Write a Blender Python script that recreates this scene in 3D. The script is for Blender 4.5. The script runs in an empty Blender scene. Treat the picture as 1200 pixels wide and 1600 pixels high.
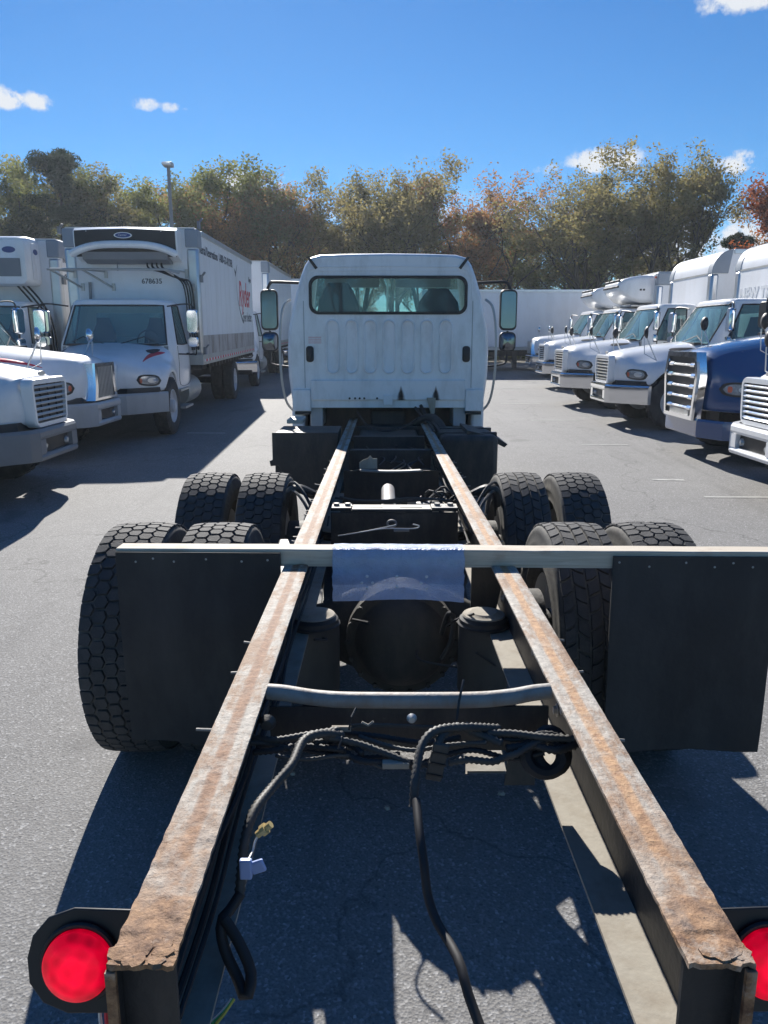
import bpy, bmesh, math, random
import numpy as np
from mathutils import Vector, Matrix, Euler, noise
from mathutils.bvhtree import BVHTree
R = math.radians
random.seed(7)
SC = bpy.context.scene
COL = SC.collection

# ------------------------------------------------------------------ camera
ZR = 1.02                     # top of the frame rails of the truck chassis
cam_d = bpy.data.cameras.new('camera'); cam = bpy.data.objects.new('camera', cam_d); COL.objects.link(cam)
cam_d.sensor_fit = 'VERTICAL'; cam_d.sensor_height = 36; cam_d.lens = 1202/1600*36
cam_d.clip_start = 0.05; cam_d.clip_end = 3000
cam.location = (-0.065, 0.02, 1.859)
cam.rotation_euler = (R(90-12.8), 0, R(-0.14))
SC.camera = cam

# ------------------------------------------------------------------ light
SUN_AZ, SUN_EL = R(-11.0), R(31.5)          # azimuth from +Y, negative = to the left
sun_dir = Vector((math.sin(SUN_AZ)*math.cos(SUN_EL), math.cos(SUN_AZ)*math.cos(SUN_EL), math.sin(SUN_EL)))
sd = bpy.data.lights.new('sun', 'SUN'); sd.energy = 4.6; sd.angle = R(0.5); sd.color = (1, .955, .885)
so = bpy.data.objects.new('sun', sd); COL.objects.link(so)
so.rotation_euler = sun_dir.to_track_quat('Z', 'Y').to_euler()
SC.view_settings.view_transform = 'Standard'; SC.view_settings.look = 'None'
SC.view_settings.gamma = 1; SC.view_settings.use_curve_mapping = False
SC.view_settings.exposure = 0.88
SKY_STRENGTH = 0.052
HAZE = 0.0008

W = bpy.data.worlds.new('World'); SC.world = W; W.use_nodes = True
nt = W.node_tree; N = nt.nodes; L = nt.links; N.clear()
out = N.new('ShaderNodeOutputWorld'); bg = N.new('ShaderNodeBackground')
sky = N.new('ShaderNodeTexSky'); sky.sky_type = 'NISHITA'; sky.sun_disc = False
sky.sun_elevation = SUN_EL; sky.sun_rotation = SUN_AZ
sky.air_density = 1.0; sky.dust_density = 0.05; sky.ozone_density = 3.0; sky.altitude = 300
def wmath(op, a, b=None, c=None, clamp=False):
    n = N.new('ShaderNodeMath'); n.operation = op; n.use_clamp = clamp
    for i, v in enumerate((a, b, c)):
        if v is None: continue
        if isinstance(v, (int, float)): n.inputs[i].default_value = v
        else: L.new(v, n.inputs[i])
    return n.outputs[0]
hsv = N.new('ShaderNodeHueSaturation'); hsv.inputs['Saturation'].default_value = 1.22; hsv.inputs['Value'].default_value = 1.0
L.new(sky.outputs[0], hsv.inputs['Color'])
tint = N.new('ShaderNodeMix'); tint.data_type = 'RGBA'; tint.blend_type = 'MULTIPLY'; tint.inputs[0].default_value = 1
tint.inputs[7].default_value = (.58, .90, 1.12, 1); L.new(hsv.outputs[0], tint.inputs[6])
tc = N.new('ShaderNodeTexCoord')
nz = N.new('ShaderNodeTexNoise'); nz.inputs['Scale'].default_value = 34; nz.inputs['Detail'].default_value = 8; nz.inputs['Roughness'].default_value = .68
L.new(tc.outputs['Generated'], nz.inputs['Vector'])
def pix_dir(px, py):
    v = Vector(((px-600)/1202, (800-py)/1202, -1)); v.rotate(cam.rotation_euler); return v.normalized()
def dot(vec):
    n = N.new('ShaderNodeVectorMath'); n.operation = 'DOT_PRODUCT'; L.new(tc.outputs['Generated'], n.inputs[0]); n.inputs[1].default_value = vec
    return n.outputs['Value']
mask = None
for (px, py, su, sv, dens) in [(2, 152, 32, 14, 1.0), (58, 158, 22, 11, .8), (229, 164, 19, 8, .7), (272, 169, 18, 7, .7), (945, 252, 50, 20, 1.1),
                               (1152, 256, 34, 16, 1.0), (1040, 385, 150, 52, 1.0), (1165, -4, 60, 16, .8), (385, 290, 60, 22, .9), (850, 265, 20, 8, .4), (650, 330, 160, 26, .35)]:
    c = pix_dir(px, py); u = Vector((0, 0, 1)).cross(c).normalized()*-1; v = c.cross(u).normalized()
    a = wmath('DIVIDE', dot(u), su/1202); b = wmath('DIVIDE', dot(v), sv/1202)
    r2 = wmath('ADD', wmath('MULTIPLY', a, a), wmath('MULTIPLY', b, b))
    fwd = wmath('GREATER_THAN', dot(c), 0.0)
    m = wmath('SUBTRACT', 1.0, r2); m = wmath('MULTIPLY', m, 1.0)
    m = wmath('ADD', m, wmath('MULTIPLY', wmath('SUBTRACT', nz.outputs[0], .50), 7.0))
    m = wmath('MULTIPLY', wmath('MULTIPLY', m, dens, clamp=True), fwd)
    m = wmath('MULTIPLY', m, wmath('SUBTRACT', 1.6, r2, clamp=True))
    mask = m if mask is None else wmath('MAXIMUM', mask, m)
cm = N.new('ShaderNodeMix'); cm.data_type = 'RGBA'
L.new(mask, cm.inputs[0]); L.new(tint.outputs[2], cm.inputs[6]); cm.inputs[7].default_value = (8.2, 8.6, 9.2, 1)
L.new(cm.outputs[2], bg.inputs[0]); bg.inputs[1].default_value = SKY_STRENGTH; L.new(bg.outputs[0], out.inputs[0])

# ------------------------------------------------------------------ materials
class NT:
    def __init__(s, m): s.t = m.node_tree; s.N = s.t.nodes; s.L = s.t.links
    def n(s, typ, **k):
        x = s.N.new('ShaderNode'+typ)
        for a, b in k.items(): setattr(x, a, b)
        return x
    def lk(s, a, b): s.L.new(a, b)
    def coord(s): return s.n('TexCoord').outputs['Object']
    def noise(s, scale, detail=4, rough=.55, vec=None, dist=0, st=None):
        x = s.n('TexNoise'); x.inputs['Scale'].default_value = scale; x.inputs['Detail'].default_value = detail
        x.inputs['Roughness'].default_value = rough; x.inputs['Distortion'].default_value = dist
        v = vec or s.coord()
        if st:
            mp = s.n('Mapping'); mp.inputs['Scale'].default_value = st; s.lk(v, mp.inputs['Vector']); v = mp.outputs[0]
        s.lk(v, x.inputs['Vector']); return x.outputs[0]
    def ramp(s, fac, stops):
        x = s.n('ValToRGB'); e = x.color_ramp.elements
        while len(e) < len(stops): e.new(.5)
        for i, (p, c) in enumerate(stops):
            e[i].position = p; e[i].color = (c, c, c, 1) if isinstance(c, (int, float)) else (*c, 1)
        s.lk(fac, x.inputs[0]); return x.outputs[0]
    def mix(s, fac, a, b, blend='MIX'):
        x = s.n('Mix', data_type='RGBA', blend_type=blend)
        if isinstance(fac, (int, float)): x.inputs[0].default_value = fac
        else: s.lk(fac, x.inputs[0])
        for i, c in ((6, a), (7, b)):
            if isinstance(c, tuple): x.inputs[i].default_value = (*c, 1)
            else: s.lk(c, x.inputs[i])
        return x.outputs[2]
    def math(s, op, a, b=0.0, clamp=False):
        x = s.n('Math', operation=op, use_clamp=clamp)
        for i, v in enumerate((a, b)):
            if isinstance(v, (int, float)): x.inputs[i].default_value = v
            else: s.lk(v, x.inputs[i])
        return x.outputs[0]
    def bump(s, h, strength=.3, dist=.01):
        x = s.n('Bump'); x.inputs['Strength'].default_value = strength; x.inputs['Distance'].default_value = dist
        s.lk(h, x.inputs['Height']); return x.outputs[0]
MATS = {}
def mat(name, col=(.5, .5, .5), rough=.5, metal=0, coat=0, spec=.5, vary=0, vscale=3, bump=0, bscale=60, dirt=None, dscale=2.5, damt=.5, alpha=None, emit=None):
    m = bpy.data.materials.new(name); m.use_nodes = True; t = NT(m); b = t.N['Principled BSDF']
    b.inputs['Base Color'].default_value = (*col, 1); b.inputs['Roughness'].default_value = rough; b.inputs['Metallic'].default_value = metal
    b.inputs['Coat Weight'].default_value = coat; b.inputs['Coat Roughness'].default_value = .08; b.inputs['Specular IOR Level'].default_value = spec
    c = None
    if vary:
        f = t.noise(vscale, 6, .6); c = t.mix(f, tuple(x*(1-vary) for x in col), tuple(min(1, x*(1+vary)) for x in col))
    if dirt:
        f = t.ramp(t.noise(dscale, 8, .7, st=(1, 1, .35)), [(.45, 0), (.72, damt)])
        c = t.mix(f, c if c else col, dirt)
    if c: t.lk(c, b.inputs['Base Color'])
    if bump: t.lk(t.bump(t.noise(bscale, 5, .6), bump, .01), b.inputs['Normal'])
    if not bump and rough < .9:
        f = t.noise(9, 5, .6); t.lk(t.math('ADD', t.math('MULTIPLY', f, .16), max(0, rough-.06)), b.inputs['Roughness'])
    if emit: b.inputs['Emission Color'].default_value = (*emit, 1); b.inputs['Emission Strength'].default_value = 1
    if alpha is not None: b.inputs['Alpha'].default_value = alpha
    MATS[name] = m; return m
def glassmat(name, tintc, density, rough=.02):
    m = bpy.data.materials.new(name); m.use_nodes = True; t = NT(m); t.N.clear()
    o = t.n('OutputMaterial'); tr = t.n('BsdfTransparent'); gl = t.n('BsdfGlossy'); fr = t.n('LayerWeight'); mx = t.n('MixShader')
    tr.inputs[0].default_value = (*tintc, 1); gl.inputs['Roughness'].default_value = rough; gl.inputs['Color'].default_value = (.80, .82, .78, 1)
    fr.inputs['Blend'].default_value = .5; rf = t.math('ADD', t.math('MULTIPLY', t.math('POWER', fr.outputs['Facing'], 3.5), .6), .06)
    df = t.n('BsdfDiffuse'); df.inputs[0].default_value = (.30, .52, .58, 1)
    m2 = t.n('MixShader'); m2.inputs[0].default_value = density
    t.lk(tr.outputs[0], m2.inputs[1]); t.lk(df.outputs[0], m2.inputs[2])
    t.lk(rf, mx.inputs[0]); t.lk(m2.outputs[0], mx.inputs[1]); t.lk(gl.outputs[0], mx.inputs[2]); t.lk(mx.outputs[0], o.inputs[0])
    MATS[name] = m; return m
white = mat('white_paint', (.82, .83, .84), .32, coat=.5, dirt=(.42, .39, .34), damt=.22, dscale=3)
white2 = mat('white_cab_paint', (.85, .86, .88), .38, coat=.35, dirt=(.36, .35, .33), damt=.38, dscale=6)
boxw = mat('box_white', (.80, .81, .83), .42, dirt=(.5, .46, .4), damt=.28, dscale=1.6, bump=.12, bscale=5)
boxr = mat('box_roof', (.62, .62, .60), .6, vary=.12)
blue = mat('blue_paint', (.012, .065, .20), .22, coat=.9)
black = mat('black_plastic', (.018, .019, .021), .5, vary=.3, vscale=20)
blackp = mat('black_frame_paint', (.022, .023, .025), .55, vary=.4, vscale=9, dirt=(.11, .095, .075), damt=.6, dscale=7, bump=.25, bscale=40)
rubber = mat('tyre_rubber', (.038, .038, .04), .85, vary=.35, vscale=18, dirt=(.13, .125, .115), damt=.5, dscale=9, bump=.2, bscale=90)
tread_m = mat('tread_rubber', (.046, .046, .048), .8, vary=.4, vscale=25, dirt=(.13, .12, .11), damt=.4, dscale=13, bump=.25, bscale=120)
side_m = mat('sidewall_rubber', (.075, .073, .068), .85, vary=.3, vscale=14, dirt=(.24, .22, .19), damt=.7, dscale=11, bump=.15, bscale=60)
flap_m = mat('mud_flap_rubber', (.024, .025, .027), .72, vary=.4, vscale=5, dirt=(.085, .082, .078), damt=.6, dscale=2.2, bump=.2, bscale=22)
chrome = mat('chrome', (.82, .83, .85), .08, 1)
alu = mat('aluminium', (.58, .60, .62), .38, 1, vary=.15, vscale=7)
alud = mat('dull_aluminium', (.50, .50, .48), .5, .6, dirt=(.3, .27, .22), damt=.5)
steelw = mat('white_wheel', (.62, .63, .65), .45, vary=.1, dirt=(.25, .2, .16), damt=.4)
grey = mat('grey_plastic', (.20, .21, .225), .5, vary=.15)
greyb = mat('silver_grey_paint', (.42, .44, .46), .42, coat=.2, dirt=(.2, .19, .18), damt=.3)
greyl = mat('corner_cap_grey', (.26, .30, .35), .5, vary=.1)
seatm = mat('seat_fabric', (.05, .052, .058), .9, vary=.3)
dashm = mat('dashboard_grey', (.32, .33, .32), .8, vary=.15)
lens_clear = mat('headlight_lens', (.30, .33, .36), .12, .4, coat=1, vary=.8, vscale=22)
lens_amber = mat('amber_lens', (.55, .12, .06), .2, coat=.6)
lens_red = mat('red_lens', (.8, .0, .01), .3, coat=.15, spec=.2, emit=(.60, .0, .022))   # the lamps are lit
def lit_pattern(m):
    t = NT(m); co = t.coord(); b = t.N['Principled BSDF']
    v = t.n('TexVoronoi'); v.inputs['Scale'].default_value = 55; t.lk(co, v.inputs['Vector']); g = t.n('TexGradient', gradient_type='SPHERICAL'); mp = t.n('Mapping'); mp.inputs['Scale'].default_value = (15, 6, 15); t.lk(co, mp.inputs['Vector']); t.lk(mp.outputs[0], g.inputs[0])
    w = t.n('TexWave', wave_type='RINGS', rings_direction='SPHERICAL'); w.inputs['Scale'].default_value = 30; t.lk(co, w.inputs['Vector'])
    f = t.math('ADD', t.math('MULTIPLY', g.outputs[1], .45), t.math('MULTIPLY', v.outputs['Distance'], .28)); f = t.math('ADD', f, t.math('MULTIPLY', w.outputs[1], .08))
    f = t.math('ADD', f, t.math('MULTIPLY', t.noise(18, 5, .6, co), .45)); t.lk(t.math('MAXIMUM', t.math('SUBTRACT', t.math('MULTIPLY', f, 1.6), .42), .22), b.inputs['Emission Strength'])
    t.lk(t.bump(t.math('ADD', w.outputs[1], v.outputs['Distance']), .25, .002), b.inputs['Normal'])
lit_pattern(lens_red)
glass = glassmat('clear_glass', (.60, .82, .82), .30)
glassd = glassmat('tinted_glass', (.42, .62, .64), .16)
glassmat('rear_glass', (.66, .84, .84), .12)
mirror = mat('mirror_glass', (.17, .185, .21), .04, 1)  # dark base colour stands in for dark surroundings in the reflection
red_vinyl = mat('red_vinyl', (.62, .02, .045), .45)
grey_vinyl = mat('grey_vinyl', (.16, .17, .18), .5)
dk_vinyl = mat('dark_lettering', (.05, .06, .08), .5)
logo_blue = mat('logo_blue', (.03, .06, .22), .35)
ghost = mat('faded_lettering', (.62, .64, .66), .5)
line_m = mat('line_paint', (.42, .42, .40), .8, dirt=(.2, .2, .195), damt=1, dscale=9)
dusty = mat('dusty_beige_steel', (.36, .33, .275), .85, vary=.16, vscale=14, dirt=(.2, .15, .1), damt=.55, dscale=10, bump=.15, bscale=50)
metal_lit = mat('bare_crossmember_steel', (.31, .30, .28), .6, .15, vary=.2, vscale=30, dirt=(.24, .14, .08), damt=.6, dscale=14, bump=.15, bscale=70)
hose_m = mat('hose_plastic', (.024, .024, .026), .62, vary=.2, vscale=30)
hose_g = mat('dusty_hose_plastic', (.065, .063, .058), .6, vary=.3, vscale=40)
wire_w = mat('white_wire', (.6, .6, .58), .5); wire_y = mat('yellow_wire', (.6, .5, .08), .5); wire_g = mat('green_wire', (.08, .4, .12), .5); wire_r = mat('red_wire', (.6, .03, .05), .5)
tan_plastic = mat('tan_connector', (.55, .42, .18), .5); blue_plastic = mat('pale_blue_connector', (.35, .45, .75), .45)
cast_m = mat('axle_iron', (.034, .033, .031), .7, vary=.3, vscale=12, dirt=(.16, .13, .10), damt=.35, dscale=9, bump=.3, bscale=50)
bag_m = mat('air_bag_rubber', (.03, .03, .03), .6, vary=.3, dirt=(.14, .12, .10), damt=.35)

def rust_top():
    m = bpy.data.materials.new('rusty_flange'); m.use_nodes = True; t = NT(m); b = t.N['Principled BSDF']; co = t.coord()
    sx = t.n('SeparateXYZ'); t.lk(co, sx.inputs[0])
    ax = t.math('ABSOLUTE', sx.outputs[0])
    wob = t.math('MULTIPLY', t.math('SUBTRACT', t.noise(40, 5, .65, co, st=(1, .25, 1)), .5), .008)
    d = t.math('ABSOLUTE', t.math('ADD', t.math('SUBTRACT', ax, .386), wob))
    strip = t.math('MULTIPLY', t.ramp(d, [(.010, 1), (.016, 0)]), t.ramp(t.noise(12, 6, .7, co), [(.32, .35), (.5, 1)]))                       # old tape line of rust along the flange middle
    yy = t.math('ADD', sx.outputs[1], 3.36)
    endf = t.ramp(t.math('DIVIDE', t.math('ADD', yy, t.math('MULTIPLY', t.noise(14, 5, .7, co), .35)), 3.0), [(.36, 1), (.50, 0)])
    fine = t.noise(55, 8, .7, co)
    n2 = t.noise(16, 8, .72, co, st=(1, .4, 1))
    edge = t.mix(t.ramp(fine, [(.3, 0), (.7, 1)]), (.23, .205, .175), (.54, .50, .44))
    edge = t.mix(t.ramp(n2, [(.47, 0), (.60, .9)]), edge, (.25, .145, .08))
    side = t.ramp(sx.outputs[0], [(0.49, 0), (.51, 1)])
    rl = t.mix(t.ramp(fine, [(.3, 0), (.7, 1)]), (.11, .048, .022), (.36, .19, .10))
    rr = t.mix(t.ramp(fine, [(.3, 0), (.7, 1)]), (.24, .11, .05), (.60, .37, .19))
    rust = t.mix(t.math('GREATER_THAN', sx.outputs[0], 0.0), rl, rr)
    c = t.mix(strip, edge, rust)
    rough = t.mix(t.ramp(t.noise(34, 8, .75, co), [(.35, 0), (.65, 1)]), (.085, .035, .018), (.42, .24, .12))
    rough = t.mix(t.ramp(t.noise(8, 6, .7, co), [(.5, 0), (.6, .7)]), rough, (.45, .40, .34))
    c = t.mix(endf, c, rough)
    far = t.ramp(t.noise(30, 6, .7, co, st=(1, .25, 1)), [(.52, 0), (.72, .75)])
    c = t.mix(far, c, (.28, .16, .09))
    c = t.mix(t.ramp(t.noise(110, 3, .6, co), [(.66, 0), (.74, .8)]), c, (.05, .025, .015))
    t.lk(c, b.inputs['Base Color']); b.inputs['Roughness'].default_value = .72; b.inputs['Metallic'].default_value = .05
    t.lk(t.bump(t.math('ADD', fine, t.noise(20, 6, .7, co)), .7, .006), b.inputs['Normal']); return m
rustm = rust_top()
def woodmat():
    m = bpy.data.materials.new('pale_lumber'); m.use_nodes = True; t = NT(m); b = t.N['Principled BSDF']; co = t.coord()
    g = t.noise(6, 8, .65, co, dist=1.2, st=(.6, 14, 14))
    c = t.mix(t.ramp(g, [(.3, 0), (.7, 1)]), (.46, .40, .31), (.66, .59, .49))
    k = t.n('TexVoronoi'); k.inputs['Scale'].default_value = 3.2; t.lk(co, k.inputs['Vector'])
    c = t.mix(t.ramp(k.outputs['Distance'], [(.05, .75), (.09, 0)]), c, (.16, .09, .05))
    c = t.mix(t.ramp(t.noise(9, 5, .6, co), [(.55, 0), (.75, .45)]), c, (.33, .20, .13))
    t.lk(c, b.inputs['Base Color']); b.inputs['Roughness'].default_value = .78; t.lk(t.bump(g, .35, .004), b.inputs['Normal']); return m
wood = woodmat()
def asphalt():
    m = bpy.data.materials.new('asphalt'); m.use_nodes = True; t = NT(m); b = t.N['Principled BSDF']; co = t.coord()
    big = t.noise(.35, 6, .6, co); med = t.noise(4.5, 6, .65, co); fine = t.noise(95, 3, .6, co)
    v = t.n('TexVoronoi'); v.inputs['Scale'].default_value = 105; t.lk(co, v.inputs['Vector'])
    vf = t.n('SeparateColor'); t.lk(v.outputs['Color'], vf.inputs[0])
    c = t.mix(t.ramp(big, [(.3, 0), (.7, 1)]), (.185, .180, .176), (.245, .240, .232))
    c = t.mix(t.ramp(med, [(.35, .0), (.75, .35)]), c, (.125, .123, .122))
    c = t.mix(t.ramp(vf.outputs[0], [(.0, .55), (.42, 0), (.80, 0), (1, .85)]), c, t.ramp(vf.outputs[1], [(0, .08), (1, .50)]))
    c = t.mix(t.ramp(fine, [(.35, .45), (.5, 0)]), c, (.07, .07, .072))
    # old lane streaks, oil spots and hairline cracks
    st = t.noise(.8, 5, .6, co, st=(1, .12, 1)); c = t.mix(t.ramp(st, [(.55, 0), (.68, .28)]), c, (.28, .276, .27))
    oil = t.noise(1.1, 4, .5, co); c = t.mix(t.ramp(oil, [(.64, 0), (.72, .45)]), c, (.08, .08, .08))
    tk = t.noise(2.6, 6, .7, co, st=(1, .05, 1)); c = t.mix(t.ramp(tk, [(.56, 0), (.66, .22)]), c, (.09, .09, .09))
    cr = t.n('TexVoronoi', feature='DISTANCE_TO_EDGE'); cr.inputs['Scale'].default_value = .22
    dw = t.n('Mix', data_type='VECTOR'); nn = t.n('TexNoise'); nn.inputs['Scale'].default_value = 1.6; nn.inputs['Detail'].default_value = 6; t.lk(co, nn.inputs['Vector'])
    add = t.n('VectorMath', operation='MULTIPLY_ADD'); t.lk(nn.outputs['Color'], add.inputs[0]); add.inputs[1].default_value = (1.1, 1.1, 1.1); t.lk(co, add.inputs[2])
    t.lk(add.outputs[0], cr.inputs['Vector'])
    c = t.mix(t.ramp(cr.outputs['Distance'], [(.0008, .5), (.003, 0)]), c, (.05, .05, .05))
    t.lk(c, b.inputs['Base Color']); b.inputs['Roughness'].default_value = .82; b.inputs['Specular IOR Level'].default_value = .35
    h = t.math('ADD', v.outputs['Distance'], t.math('MULTIPLY', fine, .8)); t.lk(t.bump(h, .42, .005), b.inputs['Normal']); return m
asph = asphalt()
def filmmat():
    m = bpy.data.materials.new('bubble_wrap'); m.use_nodes = True; t = NT(m); t.N.clear(); co = t.coord()
    o = t.n('OutputMaterial'); tr = t.n('BsdfTransparent'); p = t.n('BsdfPrincipled'); mx = t.n('MixShader'); tl = t.n('BsdfTranslucent'); m2 = t.n('MixShader')
    tr.inputs[0].default_value = (.8, .86, 1, 1); p.inputs['Base Color'].default_value = (.42, .51, .72, 1); p.inputs['Roughness'].default_value = .35; p.inputs['Coat Weight'].default_value = .4
    tl.inputs[0].default_value = (.35, .50, .82, 1); m2.inputs[0].default_value = .03
    v = t.n('TexVoronoi'); v.inputs['Scale'].default_value = 150; t.lk(co, v.inputs['Vector'])
    bm = t.bump(t.math('ADD', v.outputs['Distance'], t.math('MULTIPLY', t.noise(30, 6, .7, co), 1.5)), .6, .006)
    t.lk(bm, p.inputs['Normal']); t.lk(bm, tl.inputs['Normal'])
    t.lk(p.outputs[0], m2.inputs[1]); t.lk(tl.outputs[0], m2.inputs[2])
    t.lk(t.ramp(t.noise(12, 6, .7, co), [(.3, .74), (.7, .97)]), mx.inputs[0]); t.lk(tr.outputs[0], mx.inputs[1]); t.lk(m2.outputs[0], mx.inputs[2]); t.lk(mx.outputs[0], o.inputs[0]); return m
film_m = filmmat()
def leafmat(name, cols, trans=.52):
    m = bpy.data.materials.new(name); m.use_nodes = True; t = NT(m); t.N.clear()
    o = t.n('OutputMaterial'); d = t.n('BsdfPrincipled'); tl = t.n('BsdfTranslucent'); mx = t.n('MixShader'); d.inputs['Roughness'].default_value = .8; d.inputs['Specular IOR Level'].default_value = .15
    oi = t.n('ObjectInfo'); gi = t.n('NewGeometry')
    f = t.math('ADD', t.math('MULTIPLY', gi.outputs['Random Per Island'], .55), t.math('MULTIPLY', t.noise(.42, 4, .6), .75))
    f = t.math('ADD', f, t.math('MULTIPLY', t.math('SUBTRACT', oi.outputs['Random'], .5), .35))
    c = t.ramp(f, [(.25+.5*i/(len(cols)-1), cc) for i, cc in enumerate(cols)])
    t.lk(c, d.inputs['Base Color']); tb = t.mix(.5, c, tuple(min(1, x*2.1) for x in cols[-1])); t.lk(tb, tl.inputs[0])
    mx.inputs[0].default_value = trans; t.lk(d.outputs[0], mx.inputs[1]); t.lk(tl.outputs[0], mx.inputs[2]); t.lk(mx.outputs[0], o.inputs[0]); return m
leaf_olive = leafmat('olive_leaves', [(.038, .062, .024), (.086, .112, .038), (.145, .158, .055), (.20, .165, .068)])
leaf_brown = leafmat('russet_leaves', [(.06, .068, .026), (.14, .125, .045), (.23, .165, .065), (.28, .14, .06)])
leaf_green = leafmat('green_leaves', [(.026, .052, .020), (.058, .095, .032), (.10, .135, .045), (.16, .165, .055)])
leaf_pine = leafmat('pine_needles', [(.014, .03, .015), (.026, .048, .022), (.04, .065, .028)], .15)
leaf_red = leafmat('red_leaves', [(.05, .02, .014), (.14, .03, .016), (.24, .05, .02), (.27, .085, .025)])
bark = mat('bark', (.055, .045, .036), .9, vary=.4, vscale=6, bump=.4, bscale=20)
soil = mat('verge_soil', (.07, .06, .035), .95, vary=.5, vscale=1.2, bump=.4, bscale=8)

# ------------------------------------------------------------------ mesh helper
class MB:
    def __init__(s): s.v = []; s.f = []
    def add(s, vs, fs):
        o = len(s.v); s.v += [tuple(p) for p in vs]; s.f += [tuple(i+o for i in f) for f in fs]; return s
    def box(s, x0, x1, y0, y1, z0, z1, M=None):
        vs = [Vector(p) for p in ((x0,y0,z0),(x1,y0,z0),(x1,y1,z0),(x0,y1,z0),(x0,y0,z1),(x1,y0,z1),(x1,y1,z1),(x0,y1,z1))]
        if M: vs = [M @ p for p in vs]
        return s.add(vs, [(0,3,2,1),(4,5,6,7),(0,1,5,4),(1,2,6,5),(2,3,7,6),(3,0,4,7)])
    def tube(s, pts, r, n=8, cap=True, closed=False):
        pts = [Vector(p) for p in pts]; k = len(pts); rings = []; up = None
        for i, p in enumerate(pts):
            if closed: t = (pts[(i+1) % k]-pts[i-1]).normalized()
            else: t = (pts[min(i+1, k-1)]-pts[max(i-1, 0)]).normalized()
            if up is None:
                up = t.orthogonal().normalized()
            up = (up - t*up.dot(t)); up = up.normalized() if up.length > 1e-6 else t.orthogonal().normalized()
            w = t.cross(up); rr = r(i) if callable(r) else (r[i] if isinstance(r, (list, tuple)) else r)
            rings.append([p+(up*math.cos(a)+w*math.sin(a))*rr for a in [2*math.pi*j/n for j in range(n)]])
        if closed: rings.append(rings[0])
        return s.loft(rings, cap=cap and not closed)
    def cyl(s, p0, p1, r, n=16, r2=None): return s.tube([p0, p1], [r, r if r2 is None else r2], n)
    def loft(s, rings, cap=True, ring=True):
        n = len(rings[0]); o = len(s.v)
        for r_ in rings: s.v += [tuple(p) for p in r_]
        for i in range(len(rings)-1):
            for j in range(n if ring else n-1):
                a = o+i*n+j; b = o+i*n+(j+1) % n; s.f.append((a, b, b+n, a+n))
        if cap:
            s.f.append(tuple(o+j for j in range(n))[::-1]); e = o+(len(rings)-1)*n; s.f.append(tuple(e+j for j in range(n)))
        return s
    def lathe(s, prof, c, axis='x', n=40, cap=False):
        rings = []
        for k in range(n):
            a = 2*math.pi*k/n; ca, sa = math.cos(a), math.sin(a)
            if axis == 'x': rings.append([(c[0]+h, c[1]+r*ca, c[2]+r*sa) for r, h in prof])
            elif axis == 'y': rings.append([(c[0]+r*ca, c[1]+h, c[2]+r*sa) for r, h in prof])
            else: rings.append([(c[0]+r*ca, c[1]+r*sa, c[2]+h) for r, h in prof])
        rings.append(rings[0]); return s.loft(rings, cap=False, ring=False)
    def prism(s, poly, axis, a, b):
        n = len(poly)
        def P(p, t): return {'y': (p[0], t, p[1]), 'x': (t, p[0], p[1]), 'z': (p[0], p[1], t)}[axis]
        return s.add([P(p, a) for p in poly]+[P(p, b) for p in poly], [tuple(range(n))[::-1], tuple(range(n, 2*n))]+[(i, (i+1) % n, (i+1) % n+n, i+n) for i in range(n)])
    def mesh(s, name, m, smooth=True, ang=35, off=(0, 0, 0), fix=True):
        me = bpy.data.meshes.new(name); ox, oy, oz = off
        me.from_pydata([(x+ox, y+oy, z+oz) for x, y, z in s.v], [], s.f)
        if fix:
            bm = bmesh.new(); bm.from_mesh(me); bmesh.ops.remove_doubles(bm, verts=bm.verts, dist=1e-5); bmesh.ops.recalc_face_normals(bm, faces=bm.faces); bm.to_mesh(me); bm.free()
        if m: me.materials.append(m)
        if smooth:
            me.polygons.foreach_set('use_smooth', [True]*len(me.polygons)); me.set_sharp_from_angle(angle=R(ang))
        me.update(); return me
    def obj(s, name, m, parent=None, bevel=0, **k):
        return link(name, s.mesh(name, m, **k), parent, bevel)
def link(name, me, parent=None, bevel=0, loc=None, rot=None):
    o = bpy.data.objects.new(name, me); COL.objects.link(o)
    if parent: o.parent = parent
    if loc: o.location = loc
    if rot: o.rotation_euler = rot
    if bevel:
        b = o.modifiers.new('bevel', 'BEVEL'); b.width = bevel; b.segments = 2; b.limit_method = 'ANGLE'; b.angle_limit = R(40)
    return o
def empty(name, loc=(0, 0, 0), rz=0, parent=None, rx=0):
    o = bpy.data.objects.new(name, None); COL.objects.link(o); o.location = loc; o.rotation_euler = (rx, 0, rz); o.empty_display_size = .1
    if parent: o.parent = parent
    return o
def tag(o, label=None, cat=None, group=None, kind=None):
    for k, v in (('label', label), ('category', cat), ('group', group), ('kind', kind)):
        if v: o[k] = v
    return o
def smooth_path(pts, per=10):
    pts = [Vector(p) for p in pts]; o = []
    for i in range(len(pts)-1):
        p0 = pts[max(i-1, 0)]; p1 = pts[i]; p2 = pts[i+1]; p3 = pts[min(i+2, len(pts)-1)]
        for k in range(per):
            t = k/per; o.append(.5*((2*p1)+(p2-p0)*t+(2*p0-5*p1+4*p2-p3)*t*t+(3*p1-p0-3*p2+p3)*t**3))
    o.append(pts[-1]); return o
def rrect(w, h, r, n=6, cx=0, cy=0):
    o = []
    for sx, sy, a0 in ((1, 1, 0), (-1, 1, 90), (-1, -1, 180), (1, -1, 270)):
        for k in range(n+1):
            a = R(a0+90*k/n); o.append((cx+sx*(w/2-r)+r*math.cos(a), cy+sy*(h/2-r)+r*math.sin(a)))
    return o
CACHE = {}
def cached(key, fn):
    if key not in CACHE: CACHE[key] = fn()
    return CACHE[key]
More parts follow.
